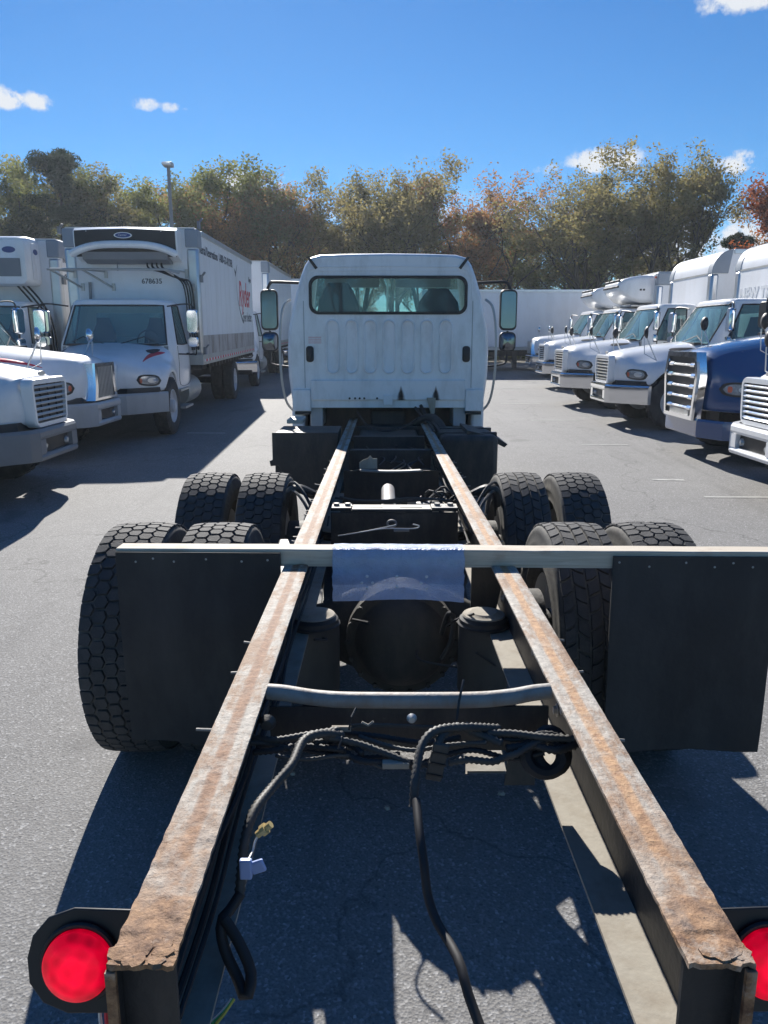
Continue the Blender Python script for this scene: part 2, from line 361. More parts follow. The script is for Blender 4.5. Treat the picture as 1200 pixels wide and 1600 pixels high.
def text_obj(txt, size, m, parent, loc, rot, name='lettering', shear=0, sx=1, bold=0, depth=.002):
    cu = bpy.data.curves.new('t', 'FONT'); cu.body = txt; cu.size = size; cu.shear = shear; cu.extrude = depth; cu.offset = bold; cu.resolution_u = 3
    o = bpy.data.objects.new('t', cu); COL.objects.link(o); dg = bpy.context.evaluated_depsgraph_get()
    me = bpy.data.meshes.new_from_object(o.evaluated_get(dg)); bpy.data.objects.remove(o)
    me.materials.clear(); me.materials.append(m)
    p = link(name, me, parent, loc=loc, rot=rot); p.scale = (sx, 1, 1); return p

# ------------------------------------------------------------------ ground
def gz(y): return 0.0 if y < 3 else (0.015*(min(y, 36)-3) if y < 36 else .495)
def sheet(name, xs, ys, dz, m, kind='structure'):
    b = MB()
    for y in ys:
        for x in xs: b.v.append((x, y, gz(y)+dz))
    nx = len(xs)
    for j in range(len(ys)-1):
        for i in range(nx-1): a = j*nx+i; b.f.append((a, a+1, a+1+nx, a+nx))
    o = b.obj(name, m, smooth=True, ang=60, fix=False); tag(o, kind=kind); return o
sheet('ground', [-900, -60, 60, 900], [-40, 3, 36, 44, 1200], -.012, soil)
sheet('parking_lot', [-48, -20, 0, 20, 48], [-30, -5, 3, 10, 20, 36, 43], 0, asph)
for (x0, x1, y, h) in [(3.35, 3.75, 9.55, .09), (3.2, 3.95, 12.5, .06), (3.0, 4.0, 15.8, .08), (2.9, 3.9, 19.3, .09), (3.6, 4.9, 8.55, .07), (2.7, 4.2, 24, .09), (-3.6, -2.9, 13.9, .09)]:
    b = MB(); b.add([(x0, y, gz(y)+.004), (x1, y-.03, gz(y)+.004), (x1, y+h-.03, gz(y+h)+.004), (x0, y+h, gz(y+h)+.004)], [(0, 1, 2, 3)])
    tag(b.obj('parking_line', line_m), kind='structure')

# ------------------------------------------------------------------ vehicle pieces (local frame: nose at y=0 looking to -y, ground z=0)
def bake(me, levels=2):
    o = bpy.data.objects.new('t', me); COL.objects.link(o); md = o.modifiers.new('s', 'SUBSURF'); md.levels = levels
    dg = bpy.context.evaluated_depsgraph_get(); r = bpy.data.meshes.new_from_object(o.evaluated_get(dg)); bpy.data.objects.remove(o)
    r.polygons.foreach_set('use_smooth', [True]*len(r.polygons)); return r
def hood_mesh(kind):
    #        P0          P1           P2           P3           P4           P5           P6      (x, y, z) half profile
    A = [
     [(0,.10,1.45),(.30,.11,1.44),(.52,.17,1.40),(.72,.27,1.24),(.93,.40,1.15),(1.08,.55,1.02),(1.10,.60,.84)],
     [(0,.40,1.53),(.32,.41,1.52),(.56,.45,1.47),(.77,.52,1.32),(.97,.60,1.24),(1.12,.66,1.10),(1.13,.64,.80)],
     [(0,.75,1.60),(.36,.76,1.59),(.62,.78,1.54),(.82,.80,1.40),(1.0,.82,1.29),(1.14,.84,1.18),(1.15,.80,1.05)],
     [(0,1.08,1.65),(.40,1.08,1.64),(.68,1.08,1.59),(.87,1.08,1.46),(1.02,1.08,1.32),(1.14,1.08,1.22),(1.15,1.08,1.12)],
     [(0,1.38,1.69),(.44,1.38,1.68),(.74,1.39,1.63),(.92,1.38,1.50),(1.03,1.38,1.34),(1.13,1.36,1.18),(1.14,1.38,1.03)],
     [(0,1.62,1.72),(.46,1.62,1.71),(.78,1.62,1.67),(.97,1.62,1.56),(1.05,1.62,1.38),(1.11,1.60,1.10),(1.11,1.60,.76)]]
    F = [[(0,.05,1.16),(.30,.06,1.16),(.52,.11,1.15),(.76,.25,1.06)], [(0,.07,.84),(.30,.08,.84),(.52,.13,.84),(.80,.30,.84)]]
    def tr(p):
        x, y, z = p
        if kind == 'intl':        # flatter, longer nose with squarer fenders
            z = z+.02 if z > 1.3 else z; x = x*1.02
            if y < .5: y *= .8; z += .03*(x < .6)
        if kind == 'tractor':
            z = .84+(z-.84)*1.15 if z > .84 else z-.1; x *= 1.04 if x > .6 else 1.12; y *= 1.12
        return (x, y, z)
    if kind != 'tractor':
        tr0 = tr
        def tr(p): x, y, z = tr0(p); return (x, y, 1.1+(z-1.1)*.81 if z > 1.1 else z)
    A = [[tr(p) for p in r_] for r_ in A]; F = [[tr(p) for p in r_] for r_ in F]
    b = MB()
    for sx in (1, -1):
        def Q(p): return (p[0]*sx, p[1], p[2])
        for i in range(5):
            for j in range(6): b.add([Q(A[i][j]), Q(A[i][j+1]), Q(A[i+1][j+1]), Q(A[i+1][j])], [(0, 1, 2, 3)])
        rows = [A[0][:5], F[0]+[A[0][5]], F[1]+[A[0][6]]]
        for i in range(2):
            for j in range(4): b.add([Q(rows[i][j]), Q(rows[i][j+1]), Q(rows[i+1][j+1]), Q(rows[i+1][j])], [(0, 1, 2, 3)])
        rows2 = [F[1]+[A[0][6]], [(p[0], p[1]+.06, p[2]-.03) for p in F[1]+[A[0][6]]]]
        for j in range(4): b.add([Q(rows2[0][j]), Q(rows2[0][j+1]), Q(rows2[1][j+1]), Q(rows2[1][j])], [(0, 1, 2, 3)])
        # rolled-in wheel arch lip
        for i in range(5):
            p, q = A[i][6], A[i+1][6]; b.add([Q(p), Q(q), Q((q[0]-.05, q[1], q[2]+.012)), Q((p[0]-.05, p[1], p[2]+.012))], [(0, 1, 2, 3)])
    me = b.mesh('hood', None); me = bake(me, 2)
    bm = bmesh.new(); bm.from_mesh(me); bvh = BVHTree.FromBMesh(bm); bm.free(); return me, bvh
def patch(bvh, origin, direction, us, off=.012, up=(0, 0, 1)):
    """us: rows of (u, v) points in the plane across 'direction'; cast onto the body and laid 'off' proud."""
    d = Vector(direction).normalized(); r_ = d.cross(Vector(up)).normalized(); u_ = r_.cross(d).normalized(); g = []
    for row in us:
        g.append([])
        for (a, c) in row:
            o = Vector(origin)+r_*a+u_*c-d*2; h = bvh.ray_cast(o, d)
            p = h[0]-d*off if h[0] is not None else Vector(origin)+r_*a+u_*c
            g[-1].append(p)
    b = MB(); nr, nc = len(g), len(g[0])
    b.loft(g, cap=False, ring=False)
    back = [[p+d*(off+.012) for p in row] for row in g]
    edge = [g[0][j] for j in range(nc)]+[g[i][-1] for i in range(1, nr)]+[g[-1][j] for j in range(nc-2, -1, -1)]+[g[i][0] for i in range(nr-2, 0, -1)]
    eb = [back[0][j] for j in range(nc)]+[back[i][-1] for i in range(1, nr)]+[back[-1][j] for j in range(nc-2, -1, -1)]+[back[i][0] for i in range(nr-2, 0, -1)]
    b.loft([edge, eb], cap=False); return b
def blob(w, h, skew=0, tip=.25, nr=7, nc=12):
    rows = []
    for i in range(nr):
        t = -1+2*i/(nr-1); rows.append([])
        for j in range(nc):
            s_ = -1+2*j/(nc-1); e = math.sqrt(max(0, 1-abs(s_)**3.2))*(1-tip*(s_+1)/2); rows[-1].append((s_*w/2, t*h/2*max(e, .02)+skew*s_))
    return rows
HOODS = {}
def hood(kind):
    if kind not in HOODS: HOODS[kind] = hood_mesh(kind)
    return HOODS[kind]

BELT = [(0,1.50),(.40,1.52),(.75,1.58),(.93,1.66),(1.02,1.76),(1.06,1.92),(1.08,2.3),(1.08,2.62),(1.07,2.80),(1.0,2.93),(.78,2.95),(.4,2.95),(0,2.95)]
HEAD = [(0,1.98),(.36,1.99),(.67,2.03),(.81,2.08),(.88,2.15),(.915,2.24),(.93,2.42),(.93,2.66),(.92,2.80),(.86,2.92),(.70,2.94),(.36,2.94),(0,2.94)]
def ring_pts(half, z, sc=1, cy=2.4, fy=0):
    pts = [(x*sc, cy+(y-cy)*sc+fy*(1 if i < 5 else 0), z) for i, (x, y) in enumerate(half)]
    return pts+[(-x, y, z) for x, y, z in reversed(pts[1:-1])]
def cab_rows(dz=0):
    lowfront = [(x, max(y, 1.62)) for x, y in BELT]
    return [ring_pts(lowfront, .72, .99), ring_pts(lowfront, .80, 1.0), ring_pts(lowfront, 1.15, 1.012), ring_pts(BELT, 1.55, 1.0), ring_pts(HEAD, 2.255, 1.0),
            ring_pts(HEAD, 2.31, .985), ring_pts(HEAD, 2.35, .93), ring_pts(HEAD, 2.372, .78), ring_pts(HEAD, 2.382, .45), ring_pts(HEAD, 2.385, .1)]
def kind_of(j):      # column j of 24: which opening does it belong to
    jj = j if j < 12 else 23-j
    if jj <= 2: return 'ws'
    if jj in (5, 6): return 'side'
    if jj in (10, 11): return 'rear'
    return None
def cab_meshes():
    rows = cab_rows(); n = 24; b = MB(); G = {'ws': MB(), 'sl': MB(), 'sr': MB(), 'rear': MB()}; o = 0
    for i in range(len(rows)-1):
        for j in range(n):
            q = [rows[i][j], rows[i][(j+1) % n], rows[i+1][(j+1) % n], rows[i+1][j]]; k = kind_of(j)
            if i == 3 and k:
                key = k if k != 'side' else ('sr' if j < 12 else 'sl')
                if k == 'rear':     # smaller window in the back wall
                    b0, t0 = .18, .82
                    lo = [tuple(Vector(q[0]).lerp(Vector(q[3]), b0)), tuple(Vector(q[1]).lerp(Vector(q[2]), b0))]; hi = [tuple(Vector(q[0]).lerp(Vector(q[3]), t0)), tuple(Vector(q[1]).lerp(Vector(q[2]), t0))]
                    b.add([q[0], q[1], lo[1], lo[0]], [(0, 1, 2, 3)]); b.add([hi[0], hi[1], q[2], q[3]], [(0, 1, 2, 3)]); G[key].add([lo[0], lo[1], hi[1], hi[0]], [(0, 1, 2, 3)])
                else: G[key].add(q, [(0, 1, 2, 3)])
            else: b.add(q, [(0, 1, 2, 3)])
    b.f.append(tuple(len(b.v)+k for k in range(n))); b.v += [tuple(p) for p in rows[0]]
    cab = b.mesh('cab', None, ang=28)
    gs = {k: m.mesh(k, None, ang=60) for k, m in G.items()}
    # gaskets
    gk = MB()
    L3, L4 = rows[3], rows[4]
    for cols in ([21, 22, 23, 0, 1, 2, 3], [5, 6, 7], [17, 18, 19]):
        path = [Vector(L3[c]) for c in cols]+[Vector(L4[c]) for c in reversed(cols)]
        gk.tube(path, .017, 6, closed=True)
    return cab, gs, gk.mesh('gasket', None)
def withmat(me, m, tagk):
    key = (me.name, m.name, tagk)
    if key not in CACHE:
        c = me.copy(); c.materials.clear(); c.materials.append(m); CACHE[key] = c
    return CACHE[key]
def wheel_simple(parent, x, y, rim_m, flip=1, r=.5, w=.27, dual=False):
    def mk():
        b = MB(); h = w/2; b.lathe([(.29, -h*.8), (.34, -h), (r-.05, -h), (r-.015, -h*.85), (r, -h*.7), (r, h*.7), (r-.015, h*.85), (r-.05, h), (.34, h), (.29, h*.8), (.29, -h*.8)], (0, 0, 0), 'x', 40)
        for k in range(36):      # shoulder lugs
            a = 2*math.pi*k/36; M = Matrix.Rotation(a, 4, 'X')
            for s_ in (-1, 1): b.box(s_*h*.45-h*.35, s_*h*.45+h*.35, -.018, .018, r-.004, r+.008, M)
        return b.mesh('tyre', rubber)
    def mr():
        b = MB(); h = w/2; b.lathe([(.295, h*.85), (.285, h*.9), (.265, h*.55), (.20, h*.25), (.12, h*.15), (.11, h*.95), (.08, h*1.15), (0, h*1.15)], (0, 0, 0), 'x', 40)
        for k in range(10):
            a = 2*math.pi*k/10; b.cyl((h*.2, .155*math.cos(a), .155*math.sin(a)), (h*.55, .155*math.cos(a), .155*math.sin(a)), .017, 6)
        b.lathe([(.295, -h*.85), (.2, -h*.3), (0, -h*.3)], (0, 0, 0), 'x', 30); return b.mesh('rim', None)
    wd = empty('wheel', (x, y, r), 0, parent); s_ = 1 if x > 0 else -1; wd.rotation_euler = (0, 0, 0 if s_ > 0 else math.pi)
    xs = [0] if not dual else [0, -.31]
    for k, xx in enumerate(xs): link('tyre', cached(('tyre', r, w), mk), wd, loc=(xx, 0, 0))
    link('rim', withmat(cached(('rim', r, w), mr), rim_m, 'rim'), wd)
    return wd
def quadmat(m, parent, name, b, bevel=0, **k): return b.obj(name, m, parent, bevel, **k)

def conventional(loc, rz, label, cat='truck', group=None, style='m2', paint=white, bumper='chrome', grillem=None, rim=steelw, stripe=False, dz=0.0, mirrors='chrome',
                 box=None, pitch=0, markers=5, name='box_truck', hoodmirror=True, simple=False):
    t = empty(name, loc, rz); tag(t, label, cat, group); t.rotation_euler = (0, 0, rz)
    t.rotation_euler.rotate_axis('X', pitch)
    hk = {'m2': 'm2', 'intl': 'intl', 'tractor': 'tractor'}[style]
    hm, bvh = hood(hk); link('hood', withmat(hm, paint, hk), t)
    cab, gs, gk = cached('cab', cab_meshes)
    cz = {'m2': 0, 'intl': .02, 'tractor': .12}[style]+dz
    def lk(nm, me, m): 
        o = link(nm, withmat(me, m, nm), t, loc=(0, 0, cz)); return o
    lk('cab', cab, paint); lk('windshield', gs['ws'], glass); lk('side_window', gs['sl'], glassd); lk('side_window', gs['sr'], glassd); lk('rear_window', gs['rear'], glass); lk('window_gasket', gk, black)
    if style == 'tractor': quadmat(paint, t, 'cab_skirt', MB().box(-1.05, 1.05, 1.75, 2.9, .6, 1.0), .03)
    # doors: seams, handle
    for s_ in (-1, 1):
        def ds(s_=s_):
            b = MB(); pts = smooth_path([(s_*1.09, 1.80, 1.53), (s_*1.098, 1.82, 1.2), (s_*1.085, 1.9, .82), (s_*1.09, 2.7, .82), (s_*1.098, 2.74, 1.2), (s_*1.085, 2.74, 1.53)], 4); b.tube(pts, .006, 5); return b.mesh('door_seam', grey)
        o = link('door_seam', cached(('ds', s_), ds), t, loc=(0, 0, cz))
        def dh(s_=s_): return MB().box(s_*1.09-.02, s_*1.09+.03, 2.52, 2.68, 1.34, 1.38).mesh('door_handle', black)
        link('door_handle', cached(('dh', s_), dh), t, loc=(0, 0, cz))
        def dv(s_=s_): return MB().box(s_*1.02-.02, s_*1.0+.02, 2.02, 2.04, 1.66, 2.25, ).mesh('window_divider', black)
    # interior
    def inter():
        b = MB(); b.box(-.95, .95, 1.64, 1.95, 1.2, 1.53); b.tube([(-.9, 1.8, 1.52), (.9, 1.8, 1.52)], .06, 8); return b.mesh('dashboard', dashm, ang=50)
    link('dashboard', cached('dash', inter), t, loc=(0, 0, cz))
    def sm():
        b = MB(); b.loft([[(x, y, z) for x, y in rrect(.46*k, .12*k2, .05*k2, 3, 0, 2.62+dy)] for z, k, k2, dy in ((1.1, 1, 1.2, -.05), (1.5, 1.05, 1.2, 0), (1.75, .95, 1, .03), (1.92, .62, .9, .05), (2.04, .5, .7, .05))])
        b.box(-.25, .25, 2.1, 2.65, 1.0, 1.14); return b.mesh('seat', seatm)
    for x in (-.5, .5): link('seat', cached('seat', sm), t, loc=(x, 0, cz))
    def stw(): return MB().tube([(.2*math.cos(a), 2.03+.07*math.sin(a), 1.62+.19*math.sin(a)) for a in np.linspace(0, 2*math.pi, 20, endpoint=False)], .013, 6, closed=True).cyl((0, 2.03, 1.62), (0, 1.85, 1.5), .02).mesh('steering_wheel', black)
    link('steering_wheel', cached('stw', stw), t, loc=(.5, 0, cz))
    # wiper + cowl
    def wp():
        b = MB()
        for s_ in (-1, 1): b.tube([(s_*.15, 1.47, 1.58), (s_*.55, 1.60, 1.70), (s_*.75, 1.60, 1.61)], .009, 5)
        b.box(-.8, .8, 1.46, 1.60, 1.545, 1.58); return b.mesh('wiper_cowl', black)
    link('wiper_cowl', cached('wp', wp), t, loc=(0, 0, cz))
    # grille
    g = empty('grille', (0, 0, 0 if style == 'tractor' else .06), 0, t); g.scale = (1, 1, .92 if style == 'tractor' else .89)
    gm = grillem or chrome
    if style == 'm2':
        def gback(): return MB().prism([(-.40, .90), (.40, .90), (.43, 1.36), (-.43, 1.36)], 'y', .035, .12).mesh('grille_backing', black, ang=20)
        link('grille_backing', cached('gback', gback), g)
        def gsur():
            b = MB(); o = [(x*.955, z) for x, z in rrect(.95, .60, .11, 5, 0, 1.135)]; i_ = rrect(.80, .47, .03, 5, 0, 1.13)
            def taper(pl): return [(x*(1+.06*(z-1.14)/.3), z) for x, z in pl]
            o = taper(o); i_ = taper(i_)
            b.loft([[(x, .12, z) for x, z in o], [(x, .02, z) for x, z in o], [(x*.97, .0, 1.14+(z-1.14)*.97) for x, z in o], [(x, 0, z) for x, z in i_], [(x, .06, z) for x, z in i_]], cap=False); return b.mesh('grille_surround', None)
        link('grille_surround', withmat(cached('gsur', gsur), paint if gm is not chrome else paint, 'gs'), g)
        def gbar(): return MB().prism([(-.005, -.016), (.035, -.020), (.035, .012), (.0, .016), (-.012, 0)], 'x', -.40, .40).mesh('grille_bar', None, ang=50)
        for k in range(7): link('grille_bar', withmat(cached('gbar', gbar), gm, 'gb'), g, loc=(0, .012, .935+.066*k))
        if gm is not chrome:
            for x in (-.2, .0, .2): link('grille_upright', cached('gup', lambda: MB().box(-.012, .012, .02, .05, .91, 1.36).mesh('grille_upright', black)), g, loc=(x, 0, 0))
        link('badge', cached('badge', lambda: MB().loft([[(a*.085, .06-.0, 1.465+c*.03) for a, c in [(math.cos(q), math.sin(q)) for q in np.linspace(0, 2*math.pi, 20, endpoint=False)]], [(a*.08, .045, 1.465+c*.027) for a, c in [(math.cos(q), math.sin(q)) for q in np.linspace(0, 2*math.pi, 20, endpoint=False)]]]).mesh('badge', alud)), t, loc=(0, .03, -.085))
    elif style == 'intl':
        def gs2():
            b = MB(); o = [(-.50, .86), (.50, .86), (.44, 1.10), (.42, 1.46), (-.42, 1.46), (-.44, 1.10)]; i_ = [(-.36, .90), (.36, .90), (.32, 1.10), (.31, 1.40), (-.31, 1.40), (-.32, 1.10)]
            b.loft([[(x, .14, z) for x, z in o], [(x, .0, z) for x, z in o], [(x*.96, -.03, z) for x, z in o], [(x, -.03, z) for x, z in i_], [(x, .05, z) for x, z in i_]], cap=False); return b.mesh('grille_surround', chrome, ang=20)
        link('grille_surround', cached('gs2', gs2), g)
        link('grille_backing', cached('gb2', lambda: MB().box(-.38, .38, .05, .1, .88, 1.42).mesh('grille_backing', black)), g)
        for k in range(11): link('grille_bar', cached('gv', lambda: MB().box(-.012, .012, -.02, .03, .90, 1.40).mesh('grille_bar', alu)), g, loc=(-.30+.06*k, 0, 0))
    else:
        def gs3():
            b = MB(); o = [(-.56, .62), (.56, .62), (.66, 1.30), (.56, 1.66), (-.56, 1.66), (-.66, 1.30)]; i_ = [(-.48, .68), (.48, .68), (.56, 1.30), (.48, 1.58), (-.48, 1.58), (-.56, 1.30)]
            b.loft([[(x, .13, z) for x, z in o], [(x, .03, z) for x, z in o], [(x*.96, -.0, z) for x, z in o], [(x, -.0, z) for x, z in i_], [(x, .07, z) for x, z in i_]], cap=False); return b.mesh('grille_surround', chrome, ang=25)
        link('grille_surround', cached('gs3', gs3), g)
        link('grille_backing', cached('gb3', lambda: MB().prism([(-.48, .64), (.48, .64), (.57, 1.30), (.49, 1.6), (-.49, 1.6), (-.57, 1.30)], 'y', .06, .14).mesh('grille_backing', black)), g)
        for k in range(5):
            z = .80+.165*k; w_ = .455+.022*min(k, 3)-(.04 if k == 4 else 0)
            link('grille_bar', MB().loft([[(x, y, z+dzz) for y, dzz in ((.06, -.02), (.014, -.018), (.010, .0), (.03, .02), (.06, .02))] for x in (-w_, w_)]).loft([[(x, y, z+dzz) for y, dzz in ((.06, -.04), (.008, -.028), (.002, .0), (.03, .035), (.06, .03))] for x in (w_-.16, w_)]).loft([[(x, y, z+dzz) for y, dzz in ((.06, -.04), (.008, -.028), (.002, .0), (.03, .035), (.06, .03))] for x in (-w_, -w_+.16)]).mesh('grille_bar', chrome, ang=40), g)
        link('mesh_screen', MB().box(-.36, .36, .02, .055, .66, .77).mesh('mesh_screen', alud), g)
    # bumper
    bm_ = {'chrome': chrome, 'dark': grey, 'grey': greyb, 'white': white, 'blue': blue}[bumper]
    z0, z1 = (.46, .80) if style != 'tractor' else (.34, .60)
    def bump_():
        out_ = [(-1.17, .55), (-.62, .0), (-.5, -.06), (.5, -.06), (.62, .0), (1.17, .55)]; inn = [(-1.13, .62), (-.6, .08), (-.48, .03), (.48, .03), (.6, .08), (1.13, .62)]
        if style == 'tractor': out_ = [(-1.2, .72), (-1.0, .26), (-.6, .06), (.6, .06), (1.0, .26), (1.2, .72)]; inn = [(-1.15, .76), (-.95, .33), (-.56, .13), (.56, .13), (.95, .33), (1.15, .76)]
        b = MB()
        def seg(i, za, zb, gap=None):
            p, q, p2, q2 = out_[i], out_[i+1], inn[i], inn[i+1]
            b.loft([[(x, y+.012, za), (x, y, za+.03), (x, y, zb-.03), (x, y+.02, zb), (xi, yi, zb), (xi, yi, za)] for (x, y), (xi, yi) in ((p, p2), (q, q2))])
        if style == 'tractor':
            for i in range(5): seg(i, z0, z1)
        else:
            for i in (0, 1, 3, 4): seg(i, z0, z1)
            zc = z1-.11; seg(2, zc, z1); seg(2, z0, z0+.07)
            for xx in (-.5, .36): b.box(xx, xx+.14, -.055, .03, z0+.072, zc-.002)
        return b.mesh('bumper', None, ang=20)
    bo = link('bumper', withmat(cached(('bump', style), bump_), bm_, 'bp'), t)
    if style != 'tractor':
        link('bumper_opening', cached('bo', lambda: MB().box(-.38, .38, .0, .04, .5, .72).mesh('bumper_opening', black)), t)
        for x in (-.3, .3): link('fog_light', cached('fog', lambda: MB().lathe([(0, -.03), (.03, -.028), (.045, -.015), (.05, 0)], (0, 0, 0), 'y', 14).mesh('fog_light', lens_clear)), t, loc=(x, .0, .60))
        link('valance', cached('val', lambda: MB().loft([[(x, y, z) for y, z in ((.10+c, .78), (.55+c, .78), (.55+c, .88), (.12+c, .88))] for x, c in ((-1.04, .34), (-.6, .02), (.6, .02), (1.04, .34))]).mesh('valance', black)), t)
    # headlights
    for s_ in (-1, 1):
        d = (-s_*.52, .85, -.02)
        if style == 'm2': rows = blob(.44, .19, skew=-.012*s_, tip=0); org = (s_*.90, .4, 1.00); amb = (s_*.11*-1, 0)
        elif style == 'intl': rows = blob(.46, .19, skew=.0, tip=0); org = (s_*.83, .4, 1.02); amb = (s_*.1*-1, 0)
        else: rows = blob(.62, .20, skew=0, tip=0); org = (s_*.98, .5, 1.03); amb = (s_*.15*-1, 0)
        key = ('hl', style, s_)
        def h1():
            return patch(bvh, org, d, rows, .012).mesh('headlight', None, ang=60)
        def h2():
            return patch(bvh, org, d, [[(u*.80, v*.72) for u, v in r_] for r_ in rows], .017).mesh('lens', lens_clear, ang=60)
        def h3():
            return patch(bvh, org, d, [[(-s_*.150+u*.11, v*.42) for u, v in r_] for r_ in rows], .021).mesh('turn_signal', lens_amber, ang=60)
        def h4(cu, w_, h_):
            q = [[(s_*cu+w_*r_*math.cos(a), h_*r_*math.sin(a)) for a in np.linspace(0, 2*math.pi, 15)] for r_ in (.05, .5, 1)]
            return patch(bvh, org, d, q, .022).mesh('reflector', None, ang=60)
        h = link('headlight', withmat(cached(key+(1,), h1), black, 'hl'), t); link('lens', cached(key+(2,), h2), h); link('turn_signal', cached(key+(3,), h3), h)
        for ci, (cu, w_, h_) in enumerate(((.05, .085, .045),)): link('reflector', withmat(cached(key+(4, ci), lambda: h4(cu, w_, h_)), alu, 'rf'), h)
        # hood side air vent
        if style != 'intl':
            def v1(): return patch(bvh, (s_*.9, 1.22, 1.50 if style == 'm2' else 1.5), (-s_*.92, .05, -.35), blob(.42, .12, skew=.0, tip=.6 if s_ > 0 else .6), .006).mesh('hood_vent', black, ang=60)
            link('hood_vent', cached(('hv', style, s_), v1), t)
        if stripe:
            def st1():
                n = 14; rows_ = []
                for i in range(3):
                    rows_.append([])
                    for j in range(n):
                        q = j/(n-1); w_ = .035*math.sin(math.pi*q**.7)+.004; rows_[-1].append((-s_*(-.45+.9*q)*1, -.05+.10*q-.10*q*q*2+(i-1)*w_))
                return patch(bvh, (s_*.9, 1.0, 1.50), (-s_*.9, .15, -.5), rows_, .004).mesh('stripe', red_vinyl, ang=60)
            link('stripe', cached(('stripe', style, s_), st1), t)
    # front wheels, rear wheels
    for s_ in (-1, 1): wheel_simple(t, s_*1.0, 1.10, rim)
    # side mirrors
    mm = chrome if mirrors == 'chrome' else black
    def mir():
        b = MB(); b.loft([[(x, y, z) for x, z in rrect(.20*k, .42*k, .05, 4)] for y, k in ((0, .92), (.02, 1), (.07, 1), (.10, .8))]); return b.mesh('mirror', None)
    def mir2():
        b = MB(); b.loft([[(x, y, z) for x, z in rrect(.18*k, .18*k, .05, 4)] for y, k in ((0, .92), (.02, 1), (.06, 1), (.09, .7))]); return b.mesh('mirror_housing', None)
    def marm(): return MB().tube(smooth_path([(.90, 1.98, 2.24), (1.25, 1.9, 2.28), (1.40, 1.86, 2.22), (1.42, 1.86, 1.9), (1.42, 1.86, 1.42), (1.34, 1.88, 1.38), (1.04, 1.95, 1.38)], 4), .014, 6).mesh('mirror_arm', black)
    for s_ in (-1, 1):
        m_ = link('mirror', withmat(cached('mir', mir), mm, 'm'), t, loc=(s_*1.38, 1.78, 1.97+cz), rot=(0, 0, s_*R(-8)))
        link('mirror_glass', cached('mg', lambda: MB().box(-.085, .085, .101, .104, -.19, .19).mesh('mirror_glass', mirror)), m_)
        c_ = link('convex_mirror', withmat(cached('mir2', mir2), mm, 'm2'), t, loc=(s_*1.38, 1.78, 1.60+cz), rot=(0, 0, s_*R(-8)))
        a_ = link('mirror_arm', cached('marm', marm), t, loc=(0, 0, cz)); a_.scale = (s_, 1, 1)
    if hoodmirror:
        for s_ in (-1, 1):
            hx, hy, hz = (s_*.96, .72, 1.24) if style != 'tractor' else (s_*.98, .9, 1.42)
            h = link('hood_mirror', withmat(cached('hmir', lambda: MB().loft([[(x, y, z) for x, z in [(.09*k*math.cos(q), .11*k*math.sin(q)) for q in np.linspace(0, 2*math.pi, 16, endpoint=False)]] for y, k in ((-.03, .45), (0, .9), (.02, 1), (.03, .97))]).mesh('hood_mirror', None)), mm if style == 'intl' else black, 'hm'), t, loc=(hx, hy-.22, hz+.52), rot=(0, 0, s_*R(-10)))
            link('mirror_stalk', cached('stalk', lambda: MB().tube(smooth_path([(0, .22, -.50), (.0, .12, -.30), (0, .03, -.10), (0, 0.02, 0)], 4), .011, 6).tube([(0, .22, -.5), (.0, .0, -.38), (0, -.02, -.1)], .008, 6).mesh('mirror_stalk', alu)), h)
    for k in range(markers):
        x = (-.62, -.3, 0, .3, .62)[k]; zz = 2.315+cz
        link('marker_light', cached('mk', lambda: MB().loft([[(x*.045*q, y*.06*q, z) for x, y in [(math.cos(a), math.sin(a)) for a in np.linspace(0, 2*math.pi, 10, endpoint=False)]] for z, q in ((0, 1), (.025, .9), (.04, .5))]).mesh('marker_light', lens_amber)), t, loc=(x, 2.14+.06*abs(x), zz+.012))
    # steps, tank
    for s_ in (-1, 1):
        def stp(): return MB().box(.82, 1.12, 1.75, 2.5, .70, .74).box(.85, 1.18, 1.8, 2.45, .38, .42).box(.83, .86, 1.8, 1.86, .38, .72).box(.83, .86, 2.4, 2.45, .38, .72).mesh('step', alud)
        o = link('step', cached('stp', stp), t); o.scale = (s_, 1, 1)
    # chassis
    Lb = box['L'] if box else 3.0
    yb = box.get('yb', 3.12) if box else 3.12
    quadmat(blackp, t, 'chassis', MB().box(-.43, -.34, .5, yb+Lb*.95, .66, .92).box(.34, .43, .5, yb+Lb*.95, .66, .92).box(-.34, .34, 1.0, 2.6, .5, 1.0).box(-.9, .9, 1.03, 1.17, .42, .55))
    for s_ in (-1, 1): quadmat(alud if s_ > 0 else blackp, t, 'fuel_tank', MB().cyl((s_*.78, 2.7, .62), (s_*.78, 3.9, .62), .28, 20))
    ya = yb+Lb*.62 if box else 4.6
    for s_ in (-1, 1): wheel_simple(t, s_*1.02, ya, rim, dual=True)
    quadmat(blackp, t, 'rear_axle', MB().cyl((-1, ya, .5), (1, ya, .5), .09, 12).lathe([(0, -.22), (.14, -.18), (.2, 0), (.14, .18), (0, .22)], (0, ya, .5), 'y', 16))
    if box: cargo(t, box, yb, bvh)
    return t

